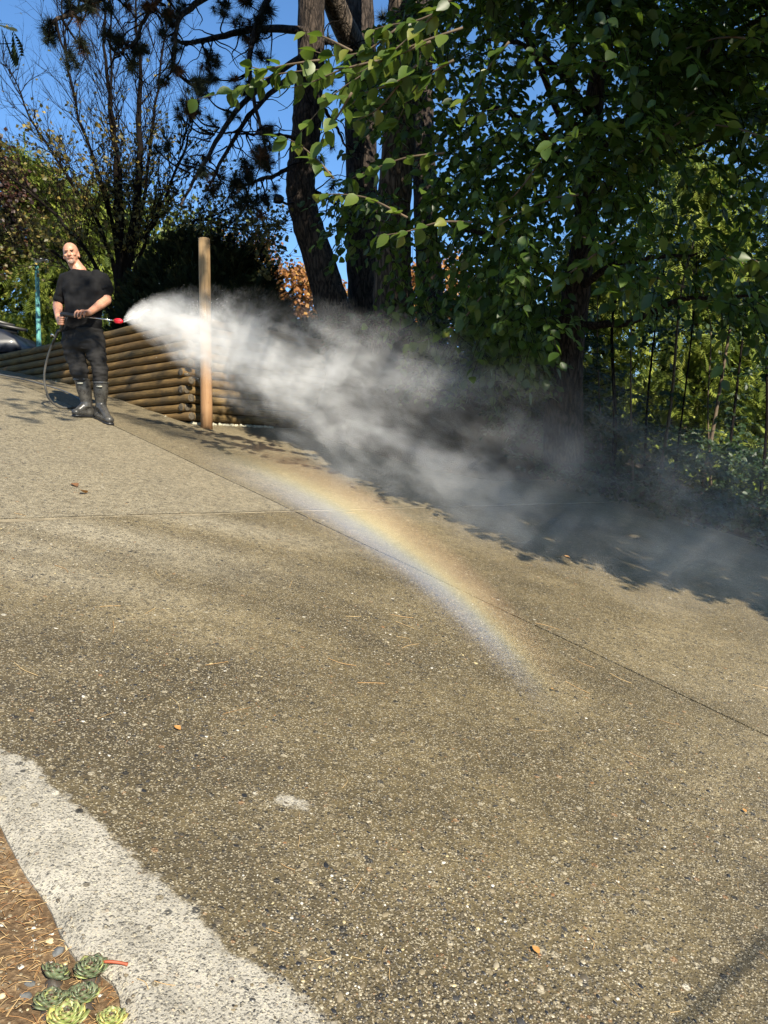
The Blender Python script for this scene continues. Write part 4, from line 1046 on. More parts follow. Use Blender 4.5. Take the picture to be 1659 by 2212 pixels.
thin = ((px - 1540)/180)**2 + ((py - 430)/200)**2 < 1; k &= ~(thin & (rng.random(n) < .80))
thin = ((px - 1290)/130)**2 + ((py - 600)/230)**2 < 1; k &= ~(thin & (rng.random(n) < .60))
thin = ((px - 960)/90)**2 + ((py - 420)/260)**2 < 1; k &= ~(thin & (rng.random(n) < .35))
cn = np.array([mnoise.noise(Vector((a*.0075, c*.0075, q*.55))) for a, c, q in zip(px, py, dep)]); k &= (cn > -.16)
px, py, dep = px[k], py[k], dep[k]; B = np.array([U(*q) for q in zip(px, py, dep)])
keep = (B[:, 2] > 1.9) & shade_side(B, .25)
a_, b_ = ab(B); la0, lb0 = ab(LITP); ls0 = LITP @ S; bs = B @ S
for q in range(len(LITP)): keep &= ~(((a_-la0[q])**2 + (b_-lb0[q])**2 < .46**2) & (bs > ls0[q] - .1))
B = B[keep]
d = nrm(nrm(B - (tbase + [0, 0, 4.5]))*.8 + rng.normal(0, .55, B.shape) + [0, 0, -.15])
twigs(B, d, rng.uniform(.26, .5, len(B)), 7, .108, NB, .42, .35, mb=mbl, smb=mst)
n = 2100; px = rng.uniform(960, 1760, n); py = rng.uniform(-250, 700, n); dep = rng.uniform(9.2, 11.5, n); k = crown_ok(px - 40, py)
for (x0, y0, rx_, ry_) in ((1540, 430, 150, 190), (1180, 150, 120, 110), (1250, 640, 80, 120)): k &= ~((((px - x0)/rx_)**2 + ((py - y0)/ry_)**2 < 1) & (rng.random(n) < .8))
B = np.array([U(*q) for q in zip(px[k], py[k], dep[k])]); B = B[shade_side(B, .25)]
twigs(B, nrm(rng.normal(size=B.shape)*[1, 1, .4]), rng.uniform(.3, .55, len(B)), 7, .125, NB, .42, .35, mb=mbl)
# (b) front sprays whose leaves can be told apart
front = []
fr += [([(960, 20), (900, 45), (840, 55), (790, 70)], 4.1, .1), ([(930, 90), (880, 110), (830, 130), (770, 160)], 4.0, .1), ([(880, 160), (840, 210), (810, 240), (770, 260)], 4.2, .1), ([(820, 130), (740, 150), (680, 175), (630, 190)], 4.4, .08), ([(760, 200), (730, 250), (700, 290), (690, 330)], 4.1, .1), ([(690, 130), (620, 140), (570, 150), (530, 140)], 4.5, .08), ([(980, 130), (930, 160), (890, 200), (860, 260)], 4.2, .1)]
for pts, dep0, sl in fr:
    P = spline(np.array([U(p[0], p[1], dep0 + 1.3 + sl*i) for i, p in enumerate(pts)]), 16)
    b = MB(); b.tube(P, np.linspace(.009, .0028, 16), 6); b.build('spray_stem', M_TWIG2, big)
    L = np.linalg.norm(np.diff(P, axis=0), axis=1).sum()
    m = int(L/.075); ii = np.linspace(1, 15, m).astype(int)
    for q, i in enumerate(ii):
        T = nrm(P[min(i+1, 15)] - P[i-1]); lat = nrm(np.cross(T, [0, 0, 1.0])); sg = 1 if q % 2 else -1
        if rng.random() < .30:      # short side shoot
            front.append((P[i], nrm(T*.6 + sg*lat*.5 + rng.normal(0, .3, 3) + [0, 0, -.35]), .12*rng.uniform(.8, 1.1)))
            front.append((P[i] + nrm(T + sg*lat + [0, 0, -.4])*.06, nrm(T*.5 + sg*lat + rng.normal(0, .35, 3) + [0, 0, -.5]), .125*rng.uniform(.8, 1.1)))
        front.append((P[i], nrm(T*.45 + sg*lat*.7 + rng.normal(0, .30, 3) + [0, 0, -.5]), .13*rng.uniform(.8, 1.15)))
leaf_meshes = []
for q in range(8):
    v, f = leaf_template(.30 + .05*(q % 3), .06 + .03*(q % 4), .05 + .08*(q % 3))
    lb = MB(); lb.add(v, f, .45 + .07*q); m_, _ = lb.mesh('leaf', M_LEAF, True, origin=np.zeros(3)); leaf_meshes.append(m_)  # higher tints paint sunlight into the front leaves
rng.shuffle(front) if False else None
fi = rng.permutation(len(front))
for c_, i in enumerate(fi):
    p, d, sz = front[i]; nn = nrm(NB + rng.normal(0, .33, 3)); nn = nrm(nn - d*np.dot(nn, d)); x = np.cross(d, nn)
    if c_ < 298:
        o = bpy.data.objects.new('leaf', leaf_meshes[rng.integers(0, 8)]); link(o, big)
        R3 = np.stack([x, d, nn], 1)*sz; M4 = Matrix.Identity(4)
        for a_ in range(3):
            for b_ in range(3): M4[a_][b_] = R3[a_][b_]
            M4[a_][3] = p[a_] - tbase[a_]
        o.matrix_basis = M4
    else: mbl.inst(LV, LF, p[None], d[None], nn[None], np.array([sz]), .5)
tag(mbl.build('foliage', M_LEAF, big), kind='stuff'); tag(mst.build('twigs', M_TWIG, big), kind='stuff')

# (c) the neighbouring tree behind the viewer whose crown shades the right hand side
shade = empty('leafy_tree', (12.0, -6.0, float(G(12.0, -6.0)) - .2)); tag(shade, 'tall leafy tree out of view behind the viewer shading the driveway', 'tree')
b = MB(); sp = spline(np.array([[12.0, -6.0, -2.8], [11.9, -5.9, 3.0], [11.4, -5.4, 8.0], [10.4, -4.6, 12.5]]), 16); b.tube(sp, np.linspace(.34, .12, 16), 12); b.build('trunk', M_BARK, shade)
la, lb_ = ab(LITP)
n = 60000
A = rng.uniform(-2.5, 9.2, n); Bv = rng.uniform(0, 13.4, n)
shadow = Bv > np.interp(A, np.concatenate([[-3, ea_.min()-.35], ea_]), np.concatenate([[9.9, 9.4], eb_])) + rng.normal(0, .06, n) + .12
# openings that let the sun on to the outermost sprays, and a few flecks
for a0, b0 in zip(la, lb_): shadow &= (A-a0)**2 + (Bv-b0)**2 > .56**2
for (px_, py_, dd, r_) in ((1570, 560, 5.3, .16), (1625, 565, 5.3, .14), (1360, 330, 5.7, .07), (930, 480, 5.8, .12), (700, 420, 5.8, .12), (820, 510, 5.9, .10), (1090, 425, 5.7, .06), (1180, 590, 5.7, .05), (1010, 700, 6.5, .06), (870, 620, 10.6, .10), (655, 400, 11.3, .14), (1340, 340, 8.8, .08)):
    q = U(px_, py_, dd); a0, b0 = ab(q); shadow &= (A-a0[0])**2 + (Bv-b0[0])**2 > r_**2
upper = Bv < np.interp(A, [-3, 0, 2, 4, 6, 9.2], [10.6, 10.8, 12.7, 12.6, 11.0, 8.2])
shadow &= upper
A, Bv = A[shadow][:9500], Bv[shadow][:9500]
base_p = A[:, None]*EA + Bv[:, None]*EB
tt = np.zeros(len(A)); done = np.zeros(len(A), bool)
for t in np.arange(-4, 26, .25):        # climb towards the sun until clear above the view
    P = base_p + t*S; r = P - CAM
    el = np.degrees(np.arctan2(r[:, 2], np.maximum(r[:, 1], .01))); okk = ((el > 37) | (r[:, 1] < .2)) & (r[:, 2] > 1.9) & (P[:, 2] > G(P[:, 0], P[:, 1]) + 2.2)
    new = okk & ~done; tt[new] = t; done |= okk
P = base_p + (tt + rng.uniform(.1, 2.2, len(A)))[:, None]*S
P = P[done]
msh, mss = MB(), MB()
twigs(P, nrm(rng.normal(size=P.shape)*[1, 1, .3]), rng.uniform(.2, .4, len(P)), 6, .15, np.array([0, 0, 1.0])*.3 + S*.7, .4, .3, mb=msh, smb=None, tpl=(SLV, SLF))
# thin, broken shade over the man and the upper driveway
def dapple(poly_pts, n, spread, lift):
    out = []
    for q in poly_pts:
        for i in range(n):
            out.append(q + rng.normal(0, spread, 3) + S*(lift + rng.uniform(-.6, .6)))
    return np.array(out)
dp = [ground(60, 870), ground(150, 880), ground(20, 830), ground(110, 830), ground(-60, 860), ground(300, 900), ground(120, 905), Q(760, 560, 0), Q(420, 850, 0), Q(560, 900, 0), Q(460, 1250, 0), Q(380, 600, 0), Q(840, 800, 0), Q(580, 1050, -.1), Q(560, 1180, 0), Q(780, 700, 0), Q(450, 1450, 0), W3(1.2, 0, ZTOP), W3(2.2, 0, ZTOP-.3), W3(.6, 0, ZTOP-.3), W3(0, 1.9, ZTOP-.8), U(440, 620, PY), U(445, 690, PY)]
DPP = np.concatenate([dapple(dp, 3, .16, 9.5), dapple([ground(60, 870), ground(150, 885), ground(10, 835), ground(100, 850), ground(-60, 870), ground(30, 900), ground(200, 860), ground(-20, 815)], 4, .22, 9.5), dapple([U(441, 575, PY), U(442, 540, PY)], 2, .05, 9.5)])
hd_a, hd_b = ab(hc); da_, db_ = ab(DPP); DPP = DPP[((da_ - hd_a[0])**2 + (db_ - hd_b[0])**2) > .52**2]
twigs(DPP, nrm(rng.normal(size=DPP.shape)), np.full(len(DPP), .35), 6, .11, S, .5, .2, mb=msh)
tag(msh.build('crown', M_LEAF, shade), kind='stuff')
bl = MB()
ctr = np.concatenate([P, DPP])
for i in rng.integers(0, len(ctr), 160):
    q = ctr[i]; a = sp[rng.integers(13, 16)]; Pl = spline(np.array([a, (a+q)/2 + [0, 0, .8], q]), 12)
    if shade_side(Pl, .25).all(): bl.tube(Pl, np.linspace(.04, .008, 12), 4, cap=False)
for (p0, p1) in (((1485, 2218), (1665, 2022)), ((1600, 2212), (1680, 2110))):       # bough over the lower right corner of the drive
    a, c = ground(*p0), ground(*p1); d = c - a; a = a - d*1.5 + S*4.2; c = c + d*.45 + S*4.2
    bl.tube(spline(np.array([c, (a+c)/2 + rng.normal(0, .02, 3), a]), 14), np.linspace(.009, .006, 14)*(1 if p0[0] < 1500 else .4), 5)
tag(bl.build('branches', M_TWIG, shade), kind='stuff')

# ------------------------------------------------------------------ undergrowth on the shaded bank
def under(name, label, cat, fx, n, size, mat, K=6, group=None):
    mb_, st_ = MB(), MB(); B = fx(n)
    e = empty(name, B[np.argmin(B[:, 2])]); tag(e, label, cat, group)
    d = nrm(rng.normal(size=B.shape)*[1, 1, .4] + [0, -.5, .1])
    twigs(B, d, rng.uniform(.2, .4, len(B)), K, size, nrm(np.array([0, -.5, .8])), .45, .35, mb=mb_, smb=st_)
    tag(mb_.build('foliage', mat, e), kind='stuff'); tag(st_.build('stems', M_TWIG, e), kind='stuff'); return e
def on_terr(P, h):
    u_, v_ = uv(P); P[:, 2] = G(P[:, 0], P[:, 1]) + h; return P
def blob(px0, px1, d0, d1, h0, h1):
    def f(n):
        px = rng.uniform(px0, px1, n); dep = rng.uniform(d0, d1, n); P = np.array([U(a, 1000, q) for a, q in zip(px, dep)]); return on_terr(P, rng.uniform(h0, h1, n))
    return f
GU = 'shaded shrubs along the drive'
def bankblob(s0, s1, t0, t1, z0, z1):
    def f(n):
        s_, t_ = rng.uniform(s0, s1, n), rng.uniform(t0, t1, n); P = np.array([W3(a, c, 0) for a, c in zip(s_, t_)]); P[:, 2] = rng.uniform(z0, z1, n); return P
    return f
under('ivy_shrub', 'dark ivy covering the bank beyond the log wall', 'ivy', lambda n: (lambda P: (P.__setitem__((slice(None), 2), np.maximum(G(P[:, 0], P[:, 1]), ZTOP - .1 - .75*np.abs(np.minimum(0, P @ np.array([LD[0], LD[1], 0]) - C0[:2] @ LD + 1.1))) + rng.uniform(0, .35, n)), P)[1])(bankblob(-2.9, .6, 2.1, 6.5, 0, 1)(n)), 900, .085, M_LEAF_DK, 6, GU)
under('leafy_shrub', 'broad leaved shrub at the foot of the thick pine trunk', 'shrub', lambda n: np.array([U(a, c, q) for a, c, q in zip(rng.uniform(890, 1190, n), rng.uniform(660, 860, n), rng.uniform(9.0, 10.2, n))]), 330, .10, M_LEAF, 7, GU)
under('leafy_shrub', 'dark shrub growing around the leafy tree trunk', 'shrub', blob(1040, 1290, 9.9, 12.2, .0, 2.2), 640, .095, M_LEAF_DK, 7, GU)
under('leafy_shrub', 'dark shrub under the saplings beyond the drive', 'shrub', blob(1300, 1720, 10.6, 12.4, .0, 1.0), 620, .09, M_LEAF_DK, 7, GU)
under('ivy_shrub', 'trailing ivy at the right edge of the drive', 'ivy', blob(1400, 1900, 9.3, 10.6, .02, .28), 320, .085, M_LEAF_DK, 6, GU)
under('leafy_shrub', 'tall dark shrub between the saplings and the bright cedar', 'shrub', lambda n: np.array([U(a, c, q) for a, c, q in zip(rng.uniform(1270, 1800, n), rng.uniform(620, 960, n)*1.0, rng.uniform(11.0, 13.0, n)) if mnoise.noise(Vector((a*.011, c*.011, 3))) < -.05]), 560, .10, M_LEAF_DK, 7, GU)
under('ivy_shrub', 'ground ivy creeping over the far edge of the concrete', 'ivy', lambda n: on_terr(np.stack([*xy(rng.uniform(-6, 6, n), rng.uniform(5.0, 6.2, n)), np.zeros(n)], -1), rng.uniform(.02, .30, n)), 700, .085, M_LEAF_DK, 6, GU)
# saplings
for i, (x0, y0, x1, y1, r) in enumerate(((1325, 1020, 1322, 700, 9), (1420, 1050, 1470, 640, 7), (1392, 1000, 1425, 640, 5), (1510, 1090, 1580, 690, 8), (1560, 1080, 1605, 720, 6), (1370, 980, 1362, 690, 4), (1450, 1000, 1500, 660, 4), (1300, 1010, 1290, 720, 4), (1640, 1100, 1655, 700, 6), (1540, 1010, 1535, 700, 3))):
    dep = 10.8 + .25*(i % 5); a = U(x0, y0, dep); a[2] = min(a[2], float(G(a[0], a[1]))); c = U(x1, y1, dep)
    e = empty('sapling', a); tag(e, 'thin bare sapling stem standing beyond the drive edge', 'sapling', 'saplings beyond the drive')
    Pp = spline(np.array([a, (a+c)/2 + rng.normal(0, .05, 3), c, c + (c-a)*.3 + rng.normal(0, .1, 3)]), 14); b = MB(); b.tube(Pp, np.linspace(r*dep/F*.62, r*dep/F*.2, 14), 6); b.build('stem', M_TWIG2 if i % 2 else M_TWIG, e)
    b = MB()
    for q in range(7):
        o0 = Pp[rng.integers(5, 13)]; d = nrm(rng.normal(size=3)*[1, .5, .3] + [0, 0, .8]); b.tube([o0, o0 + d*.25, o0 + d*.5 + rng.normal(0, .05, 3)], [.006, .004, .002], 3, cap=False)
    tag(b.build('twigs', M_TWIG, e), kind='stuff')

# ------------------------------------------------------------------ pebbles standing proud of the near concrete
def pebble_template():
    V = [(math.cos(a)*1.0, math.sin(a)*1.0, -.25) for a in np.arange(6)*math.pi/3] + [(math.cos(a)*.72, math.sin(a)*.72, .22) for a in np.arange(6)*math.pi/3 + .3] + [(0, 0, .36)]
    T = []
    for i in range(6):
        k = (i+1) % 6; T += [(i, k, 6+i), (k, 6+k, 6+i), (6+i, 6+k, 12)]
    return np.array(V), np.array(T)
PV, PF = pebble_template()
n = 26000
# spread over the part of the drive that is near enough to tell stones apart
dist = 1.2 + 3.6*rng.uniform(0, 1, n*2)**1.5; az = rng.uniform(-.56, .56, n*2)
X = dist*np.tan(az)*1.0; Y = dist; u_, v_ = uv(np.stack([X, Y], -1))
ok = (v_ > np.interp(u_, eu, ev) + .01) & (np.abs(v_) > .02) & (np.abs(u_) > .02)
ppx, ppy, _ = proj(np.stack([X, Y, G(X, Y)], -1)); ok &= (ppx > -60) & (ppx < 1720) & (ppy < 2300)
X, Y = X[ok][:n], Y[ok][:n]; n = len(X)
sz = np.clip(rng.lognormal(math.log(.0030), .45, n), .0017, .014)
dryv = sdist(np.stack([X, Y], -1), DRYW)*np.sign(sdist(EDGEW[4:5], DRYW))[0]
keep = (dryv < 0) | (rng.random(n) < .35); X, Y, sz = X[keep], Y[keep], sz[keep]; n = len(X)
tintp = rng.uniform(0, 1, n); ang = rng.uniform(0, 2*math.pi, n)
d = np.stack([np.cos(ang), np.sin(ang), .2*np.cos(ang)*-1*0 + (-.2*np.cos(ang) + .176*np.sin(ang))], -1); nn = nrm(np.array([.2, -.176, 1.0]) + rng.normal(0, .10, (n, 3)))
pos = np.stack([X, Y, G(X, Y) - .0006], -1)
S3 = np.stack([sz*rng.uniform(.6, .95, n), sz*rng.uniform(.9, 1.3, n), sz*rng.uniform(.45, .75, n)], -1)
big_i = np.argsort(-(sz/Y))[:298]; rest = np.setdiff1d(np.arange(n), big_i)
b = MB(); b.inst(PV, PF, pos[rest], d[rest], nn[rest], S3[rest], tintp[rest]); tag(b.build('aggregate', M_PEB, slab_near), kind='stuff')
pm = []
for q in range(12):
    b = MB(); b.add(PV*rng.uniform(.85, 1.15, PV.shape), PF, .04 + .08*q); m_, _ = b.mesh('pebble', M_PEB, True, origin=np.zeros(3)); pm.append(m_)
sl0 = WLOC[slab_near.name]
for i in big_i:
    dd = nrm(d[i]); n2 = nrm(nn[i] - dd*np.dot(nn[i], dd)); x = np.cross(dd, n2)
    o = bpy.data.objects.new('pebble', pm[rng.integers(0, 12)]); link(o, slab_near); R3 = np.stack([x, dd, n2], 1)*S3[i][None, :]
    M4 = Matrix.Identity(4)
    for a_ in range(3):
        for b_ in range(3): M4[a_][b_] = R3[a_][b_]
        M4[a_][3] = pos[i][a_] - sl0[a_]
    o.matrix_basis = M4

# ------------------------------------------------------------------ houseleek rosettes in the bed
def semp_mat(name, inner, outer, tip):
    t = NT(name); ti = t.attr('tint'); ox = t.obj(); y = t.n('ShaderNodeSeparateXYZ', {0: t.n('ShaderNodeTexCoord').outputs['Object']}).outputs[1]
    c = t.mix(t.maprange(y, .2, .75), inner, outer); c = t.mix(t.maprange(y, .86, 1.0), c, tip)
    t.set('Base Color', c); t.set('Roughness', .45); t.set('Subsurface Weight', .1); t.set('Subsurface Scale', .01); return t.m
SM = [semp_mat('houseleek_green', (.075, .090, .052), (.125, .155, .082), (.085, .055, .035)), semp_mat('houseleek_yellow_green', (.12, .16, .055), (.25, .29, .10), (.26, .20, .09)), semp_mat('houseleek_yellow', (.24, .26, .07), (.42, .40, .12), (.36, .20, .08)), semp_mat('houseleek_core', (.05, .04, .03), (.075, .085, .045), (.11, .045, .035))]
def fleshy():
    V = []; T = []
    ys = [0, .3, .6, .82, 1.0]; ws = [.16, .26, .33, .26, .02]; th = [.05, .09, .09, .06, .01]
    for y, w, t_ in zip(ys, ws, th):
        z = .20*y*y
        V += [(-w, y, z + .04), (0, y, z - t_), (w, y, z + .04), (0, y, z + t_*.7)]
    for r in range(4):
        for i in range(4): a = r*4+i; c = r*4+(i+1) % 4; T.append((a, c, c+4)); T.append((a, c+4, a+4))
    return np.array(V), np.array(T)
SV, SF = fleshy(); sm_ = []
for q in range(4):
    b = MB(); b.add(SV, SF); m_, _ = b.mesh('leaf', SM[q], True, origin=np.zeros(3)); sm_.append(m_)
ros = [(1090, 635, .041, 0, 'plump green houseleek rosette touching the concrete edge, beside the red twig', 0), (640, 690, .036, 0, 'dark green houseleek rosette tilted beside a white pebble', .5), (1000, 945, .037, 0, 'green houseleek rosette in the middle of the clump', 0), (600, 1020, .038, 0, 'green houseleek rosette on the soil side of the clump', .1), (800, 1230, .045, 1, 'yellow green houseleek rosette with broad yellow outer leaves', 0), (1335, 1235, .034, 1, 'small yellowing houseleek rosette against the concrete edge', 0)]
for (cx, cy_, R, kind, lab, tl) in ros:
    g0 = ground(cx/3.687/1.507, (3000 + cy_/3.687)/1.507); R = R*1.12; zz = g0[2] - .014
    # keep the picture position while sitting on the soil
    dv = nrm(g0 - CAM); c = CAM + dv*((zz - CAM[2])/dv[2])
    e = empty('houseleek', c); tag(e, lab, 'succulent', 'houseleek clump by the driveway edge')
    N = 44
    for i in range(N):
        f = i/N; a = i*2.39996 + rng.normal(0, .06); tilt_ = math.radians(82 - 74*f**.72); L = R*(.42 + .58*f**.65)*rng.uniform(.93, 1.07)
        dr = np.array([math.cos(a)*math.cos(tilt_), math.sin(a)*math.cos(tilt_), math.sin(tilt_)])
        nrm_ = np.array([-math.cos(a)*math.sin(tilt_), -math.sin(a)*math.sin(tilt_), math.cos(tilt_)]); x = np.cross(dr, nrm_)
        R3 = np.stack([x*1.25, dr, nrm_], 1)*L
        if tl: R3 = np.array(Matrix.Rotation(-tl, 3, 'X') @ Matrix.Rotation(tl*.6, 3, 'Y')) @ R3
        mi = 3 if f < .14 else (kind if rng.random() > .10 + .25*(f > .85) else min(kind+1, 2))
        if kind == 1 and f > .6 and rng.random() < .4: mi = 2
        o = bpy.data.objects.new('leaf', sm_[mi]); link(o, e); M4 = Matrix.Identity(4)
        for p_ in range(3):
            for q_ in range(3): M4[p_][q_] = R3[p_][q_]
        M4[2][3] = .004*(1-f); o.matrix_basis = M4
    b = MB(); b.tube([c + [0, 0, -.030], c + [0, 0, -.010], c + [0, 0, .004]], [R*.75, R*.55, R*.2], 10); b.build('stem', SM[3], e)
# loose stones, dry leaves, twig and needles
M_ST = [simple('pale_stone', (.62, .58, .50), .7, var=.2, scale=60, bump=.2, bscale=150), simple('cream_stone', (.58, .46, .27), .7, var=.2, scale=60), simple('grey_stone', (.105, .108, .105), .8, var=.45, scale=90)]
GS = 'loose stones on the garden soil'
def soil_pt(cx, cy_, lift=0):
    g0 = ground(cx/3.687/1.507, (3000 + cy_/3.687)/1.507); dv = nrm(g0 - CAM); z = soil_z(g0[0], g0[1]) + .006 + lift; return CAM + dv*((z - CAM[2])/dv[2])
stones = [(640, 178, .013, 0, 'pale stone touching a cream stone near the concrete edge'), (598, 255, .014, 1, 'cream stone beside a pale stone near the concrete edge'), (395, 245, .010, 0, 'small pale stone above its two little neighbours'), (395, 300, .008, 0, 'tiny white stone between two small stones'), (392, 328, .008, 0, 'tiny white stone below two small stones'), (825, 335, .014, 1, 'yellowish stone against the concrete edge'), (680, 390, .019, 2, 'angular dark grey stone lying on the soil'), (612, 550, .016, 0, 'rounded white pebble beside the dark houseleek'), (310, 920, .017, 2, 'bluish grey stone half buried in the soil'), (250, 555, .009, 0, 'small pale stone alone on the soil'), (375, 412, .007, 1, 'tiny yellowish stone on the needles'), (360, 770, .014, 2, 'dull grey stone beside the houseleeks'), (15, 905, .011, 1, 'cream stone at the frame edge of the bed')]
for (cx, cy_, r, k, lab) in stones:
    p = soil_pt(cx, cy_); q, _ = np.linalg.qr(rng.normal(size=(3, 3))*.35 + np.eye(3)); b = MB(); b.ell(p, np.array([1.05, .85, .62])*r, q, 9, 6); V = b.V[0]; V += rng.normal(0, r*.05, V.shape)
    tag(b.build('stone', M_ST[k], None, smooth=(k < 2)), lab, 'stone', GS)
nd = MB(); n = 3000
u_ = rng.uniform(1.5, 4.4, n); off = np.abs(rng.normal(0, .22, n)) + .004; X, Y = xy(u_, np.interp(u_, eu, ev) - off)
for x, y in zip(X, Y):
    a = rng.uniform(0, 6.28); L = rng.uniform(.006, .022); z = soil_z(x, y) + rng.uniform(.004, .016); p = np.array([x, y, z]); q = np.array([math.cos(a), math.sin(a), rng.normal(-.0, .15)])
    nd.tube([p - q*L, p + [0, 0, .002], p + q*L], .0008, 3, rng.uniform(0, 1), cap=False)
t_ = NT('dry_needle'); t_.set('Base Color', t_.ramp(t_.attr('tint'), [(0, (.24, .10, .035)), (.5, (.42, .24, .09)), (1, (.58, .42, .20))])); t_.set('Roughness', .7)
tag(nd.build('dry_needles', t_.m), 'dry brown needles scattered over the garden soil', 'needles', kind='stuff')
gv = MB(); n = 2600; u_ = rng.uniform(1.5, 4.4, n); X, Y = xy(u_, np.interp(u_, eu, ev) - np.abs(rng.normal(0, .25, n)) - .01)
gv.inst(PV, PF, np.stack([X, Y, G(X, Y) - .026], -1), rng.normal(size=(n, 3))*[1, 1, .1], np.array([0, 0, 1.0]) + rng.normal(0, .2, (n, 3)), rng.uniform(.002, .006, n), rng.uniform(.4, 1, n))
tag(gv.build('soil_gravel', M_PEB), 'fine pale gravel bits mixed into the garden soil', 'gravel', kind='stuff')
def gpt(px, py, dz=.004): p = ground(px, py); p[2] += dz; return p
b = MB(); b.tube(spline(np.array([gpt(224, 2083, .006), gpt(240, 2085, .008), gpt(258, 2086, .007), gpt(276, 2089, .006)]), 12), [.0035]*11 + [.0042], 6); tag(b.build('twig', simple('red_brown_twig', (.33, .075, .03), .6)), 'short red brown twig lying on the pale concrete edge', 'twig')
M_DRYL = simple('dry_leaf', (.40, .20, .055), .7, var=.3, scale=40)
M_DRYL2 = simple('dry_leaf_dark', (.16, .075, .03), .7, var=.3, scale=40)
for i, (px, py, s_, k, lab) in enumerate(((167, 1053, .075, 1, 'curled brown leaf on the upper driveway slab'), (187, 1067, .075, 0, 'pale orange leaf lying next to a curled brown leaf'), (390, 1580, .030, 0, 'tiny yellow leaf on the damp concrete'), (1232, 1207, .055, 0, 'pale leaf in the tree shade on the drive'), (1197, 1492, .030, 0, 'small pale leaf under the rainbow'), (1612, 1758, .020, 0, 'tiny yellow leaf scrap on bare damp concrete'), (1165, 2065, .026, 0, 'tan leaf scrap lying on the near concrete'))):
    v, f = leaf_template(.36, .22, -.28); p = gpt(px, py, .006); a = rng.uniform(0, 6.28); b = MB(); b.inst(v, f, p[None], np.array([[math.cos(a), math.sin(a), .05]]), np.array([[.1, -.2, 1.0]]), np.array([s_]), .5)
    tag(b.build('fallen_leaf', M_DRYL2 if k else M_DRYL), lab, 'leaf', 'fallen leaves on the driveway')
nd = MB()
for i in range(60):
    px, py = rng.uniform(0, 1659), rng.uniform(1000, 2200)
    if py > 1600 and px < 300: continue
    p = gpt(px, py, .003); a = rng.uniform(0, 6.28); L = rng.uniform(.03, .07)*(1 if py < 1700 else .5); q = np.array([math.cos(a), math.sin(a), -.2*math.cos(a) + .176*math.sin(a)]); w_ = np.array([-q[1], q[0], 0])*rng.normal(0, .25)
    nd.tube(spline(np.array([p - q*L, p + w_*L, p + q*L]), 6), .0008 if py > 1500 else .0014, 3, rng.uniform(.5, 1), cap=False)
tag(nd.build('pine_needles', t_.m), 'long tan pine needles strewn over the driveway', 'needles', kind='stuff')

# ------------------------------------------------------------------ water spray
N0 = TIP + nrm(TIP - G0)*.01
E0 = U(1640, 1275, 5.6); axd = nrm(E0 - N0); LEN = np.linalg.norm(E0 - N0) + .9
zax = nrm(np.array([0, 0, 1.0]) - axd*axd[2]); yax = np.cross(zax, axd)
MX = Matrix(((axd[0], yax[0], zax[0], N0[0]), (axd[1], yax[1], zax[1], N0[1]), (axd[2], yax[2], zax[2], N0[2]), (0, 0, 0, 1)))
def sag(x): return .30*np.sqrt(np.maximum(x, 0)+.0)*np.exp(-x/2.2) + .05*x*(1 - x/7.0)*.5
def rad(x): return .56*x/(np.sqrt(x) + .2) + .006
b = MB(); xs = np.concatenate([[.0, .03, .08, .16, .3], np.linspace(.5, LEN, 18)])
b.tube(np.stack([xs, 0*xs, sag(xs)], -1), np.maximum(rad(xs)*1.3, .012), 16)
t = NT('water_mist'); t.N.remove(t.bsdf)
o = t.obj(); sp_ = t.n('ShaderNodeSeparateXYZ', {0: o}); x, y, z = sp_.outputs
xp = t.math('MAXIMUM', x, .004); sq = t.math('SQRT', xp)
sg = t.math('MULTIPLY', t.math('MULTIPLY', sq, .30), t.math('EXPONENT', t.math('MULTIPLY', xp, -1/2.2)))
sg = t.math('ADD', sg, t.math('MULTIPLY', t.math('MULTIPLY', xp, .025), t.math('SUBTRACT', 1.0, t.math('MULTIPLY', xp, 1/7.0))))
zz = t.math('SUBTRACT', z, sg)
r = t.math('SQRT', t.math('ADD', t.math('MULTIPLY', y, y), t.math('MULTIPLY', zz, zz)))
R_ = t.math('ADD', t.math('DIVIDE', t.math('MULTIPLY', xp, .56), t.math('ADD', sq, .2)), .006)
n1 = t.noise(t.vmul(o, (.6, 1, 1)), 2.4, 6, .66, .7); n2 = t.noise(t.vmul(o, (.55, 1, 1)), 8.5, 4, .62, .5)
nn_ = t.math('ADD', t.math('MULTIPLY', n1, .66), t.math('MULTIPLY', n2, .34))
# ragged edge: noise shifts where the cone fades out
q = t.math('ADD', t.math('DIVIDE', r, R_), t.math('MULTIPLY', t.math('SUBTRACT', .5, nn_), t.math('ADD', .9, t.math('MULTIPLY', xp, .10))))
fall = t.maprange(q, 1.0, .25)
dens = t.math('DIVIDE', 1.0, t.math('POWER', t.math('ADD', xp, .10), 1.15))
dens = t.math('MULTIPLY', dens, 2.8)
dens = t.math('MULTIPLY', t.math('MULTIPLY', dens, fall), t.maprange(nn_, .45, .62, t.maprange(x, 0, 1.6, .40, .06), 1.30))
dens = t.math('MULTIPLY', dens, t.math('MULTIPLY', t.maprange(x, LEN-.1, LEN-1.8), t.maprange(x, 1.8, 4.8, 1.0, .40)))
vs_n = t.n('ShaderNodeVolumeScatter', {'Color': (1, 1, 1, 1), 'Density': dens, 'Anisotropy': -.25})
t.L.new(vs_n.outputs[0], t.out.inputs['Volume'])
m_, _ = b.mesh('water_mist', t.m, True, origin=np.zeros(3))
spray = empty('water_spray', N0); tag(spray, 'fan of white water mist drifting from the red nozzle across the driveway', 'water spray', kind='stuff')
mo = bpy.data.objects.new('mist', m_); link(mo, spray); M2 = MX.copy(); M2.translation = (0, 0, 0); mo.matrix_basis = M2; tag(mo, kind='stuff')
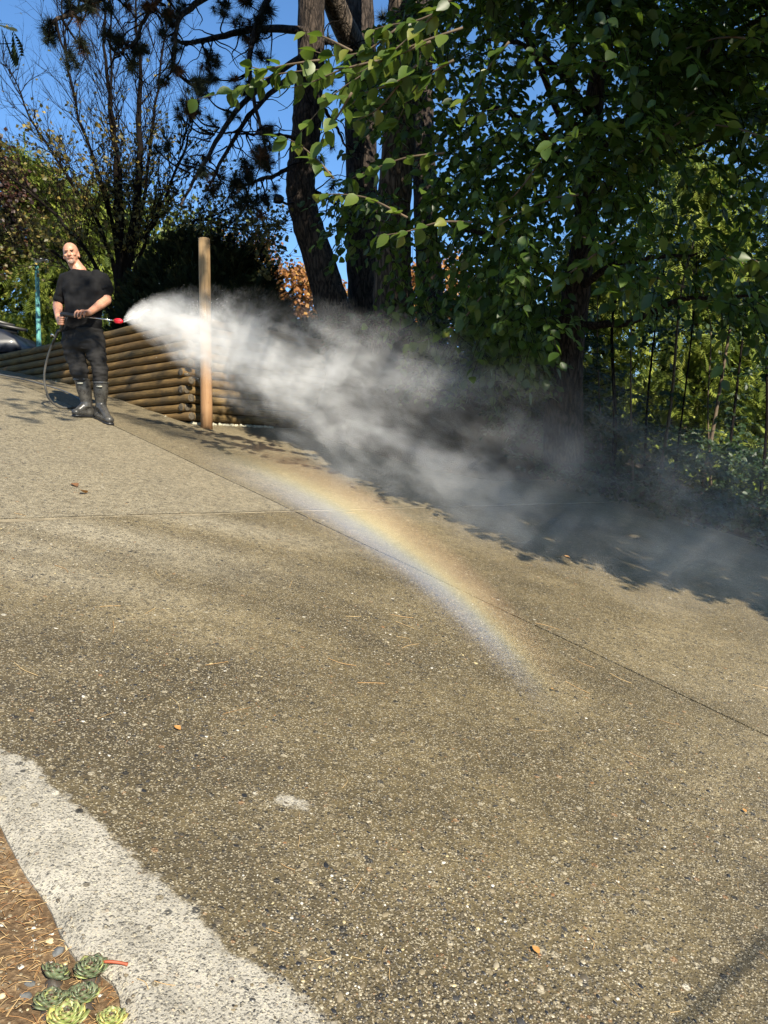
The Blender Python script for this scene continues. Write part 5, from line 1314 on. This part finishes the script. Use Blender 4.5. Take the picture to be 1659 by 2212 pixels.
tw = NT('white_water'); tw.set('Base Color', (.85, .87, .88)); tw.set('Roughness', .3); tw.set('Transmission Weight', .3)
b = MB(); js = np.linspace(0, 1, 22); J3 = N0 + axd*0 + (U(322, 671, PD-.42) - N0)*js[:, None] + np.array([0, 0, 1.0])*(.012*np.sin(js*9) - .018*np.exp(-((js-.15)/.12)**2))[:, None]
b.tube(J3, .004 + .010*np.sin(js*math.pi*.9 + .15) + rng.normal(0, .0012, 22), 8); b.build('jet', tw.m, spray)
dr = MB()
for i in range(420):
    s_ = rng.uniform(.1, 1.3); p = np.array([s_, 0, float(sag(np.array(s_)))]) + rng.normal(0, float(rad(s_))*.38, 3)*[0.2, 1, 1]; pw = np.array(MX @ Vector(p)); dr.ell(pw, np.full(3, rng.uniform(.0012, .003)), None, 5, 4)
tag(dr.build('droplets', tw.m, spray), kind='stuff')

# ------------------------------------------------------------------ rainbow, its colours painted into a band of mist
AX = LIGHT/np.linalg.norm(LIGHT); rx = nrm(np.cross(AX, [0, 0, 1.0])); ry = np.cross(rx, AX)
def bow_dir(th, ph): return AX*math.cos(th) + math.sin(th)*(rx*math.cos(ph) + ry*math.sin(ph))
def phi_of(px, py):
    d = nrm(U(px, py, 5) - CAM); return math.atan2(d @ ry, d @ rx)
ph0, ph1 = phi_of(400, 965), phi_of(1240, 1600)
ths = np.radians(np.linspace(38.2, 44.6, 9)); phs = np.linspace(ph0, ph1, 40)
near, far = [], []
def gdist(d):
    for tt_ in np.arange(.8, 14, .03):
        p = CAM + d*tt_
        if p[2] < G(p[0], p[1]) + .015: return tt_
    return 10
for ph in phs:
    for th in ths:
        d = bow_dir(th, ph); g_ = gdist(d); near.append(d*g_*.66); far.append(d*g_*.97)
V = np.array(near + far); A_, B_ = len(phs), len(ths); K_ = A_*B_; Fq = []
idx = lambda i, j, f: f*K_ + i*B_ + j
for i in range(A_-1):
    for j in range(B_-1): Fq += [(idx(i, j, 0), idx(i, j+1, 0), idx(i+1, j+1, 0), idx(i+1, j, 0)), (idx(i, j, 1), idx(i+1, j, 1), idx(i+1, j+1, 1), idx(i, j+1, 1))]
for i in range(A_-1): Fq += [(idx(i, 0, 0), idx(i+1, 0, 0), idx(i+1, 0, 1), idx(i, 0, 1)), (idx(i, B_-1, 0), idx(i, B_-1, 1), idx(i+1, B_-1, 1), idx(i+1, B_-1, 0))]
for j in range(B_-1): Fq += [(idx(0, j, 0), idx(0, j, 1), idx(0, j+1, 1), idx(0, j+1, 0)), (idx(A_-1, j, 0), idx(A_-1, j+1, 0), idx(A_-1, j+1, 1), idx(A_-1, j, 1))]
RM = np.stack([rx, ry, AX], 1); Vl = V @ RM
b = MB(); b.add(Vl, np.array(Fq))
t = NT('painted_rainbow_mist'); t.N.remove(t.bsdf); o = t.obj(); sp_ = t.n('ShaderNodeSeparateXYZ', {0: o}); x, y, z = sp_.outputs
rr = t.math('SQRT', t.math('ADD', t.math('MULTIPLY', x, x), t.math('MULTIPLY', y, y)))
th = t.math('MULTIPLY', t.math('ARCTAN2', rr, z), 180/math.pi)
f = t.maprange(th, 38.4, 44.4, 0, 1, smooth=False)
col = t.ramp(f, [(.12, (0, 0, 0)), (.24, (.06, .07, .10)), (.36, (.36, .42, .56)), (.45, (.56, .62, .66)), (.51, (.74, .72, .52)), (.58, (.90, .70, .36)), (.68, (.62, .41, .22)), (.80, (.26, .15, .08)), (.92, (0, 0, 0))])  # bow colours painted by angle around the viewer's antisolar axis
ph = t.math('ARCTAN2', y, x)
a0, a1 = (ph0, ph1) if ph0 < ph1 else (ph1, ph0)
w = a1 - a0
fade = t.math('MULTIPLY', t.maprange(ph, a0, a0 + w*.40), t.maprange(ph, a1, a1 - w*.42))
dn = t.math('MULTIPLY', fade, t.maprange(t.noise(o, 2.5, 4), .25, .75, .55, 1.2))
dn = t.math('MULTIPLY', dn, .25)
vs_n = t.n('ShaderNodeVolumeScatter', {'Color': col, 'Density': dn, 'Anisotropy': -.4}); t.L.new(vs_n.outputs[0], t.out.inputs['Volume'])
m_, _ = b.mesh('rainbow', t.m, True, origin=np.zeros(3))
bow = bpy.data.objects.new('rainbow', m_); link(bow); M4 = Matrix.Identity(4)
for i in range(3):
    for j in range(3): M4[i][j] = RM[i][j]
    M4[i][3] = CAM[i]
bow.matrix_basis = M4; tag(bow, 'faint rainbow arc painted into a tinted mist band above the damp driveway', 'rainbow', kind='stuff')
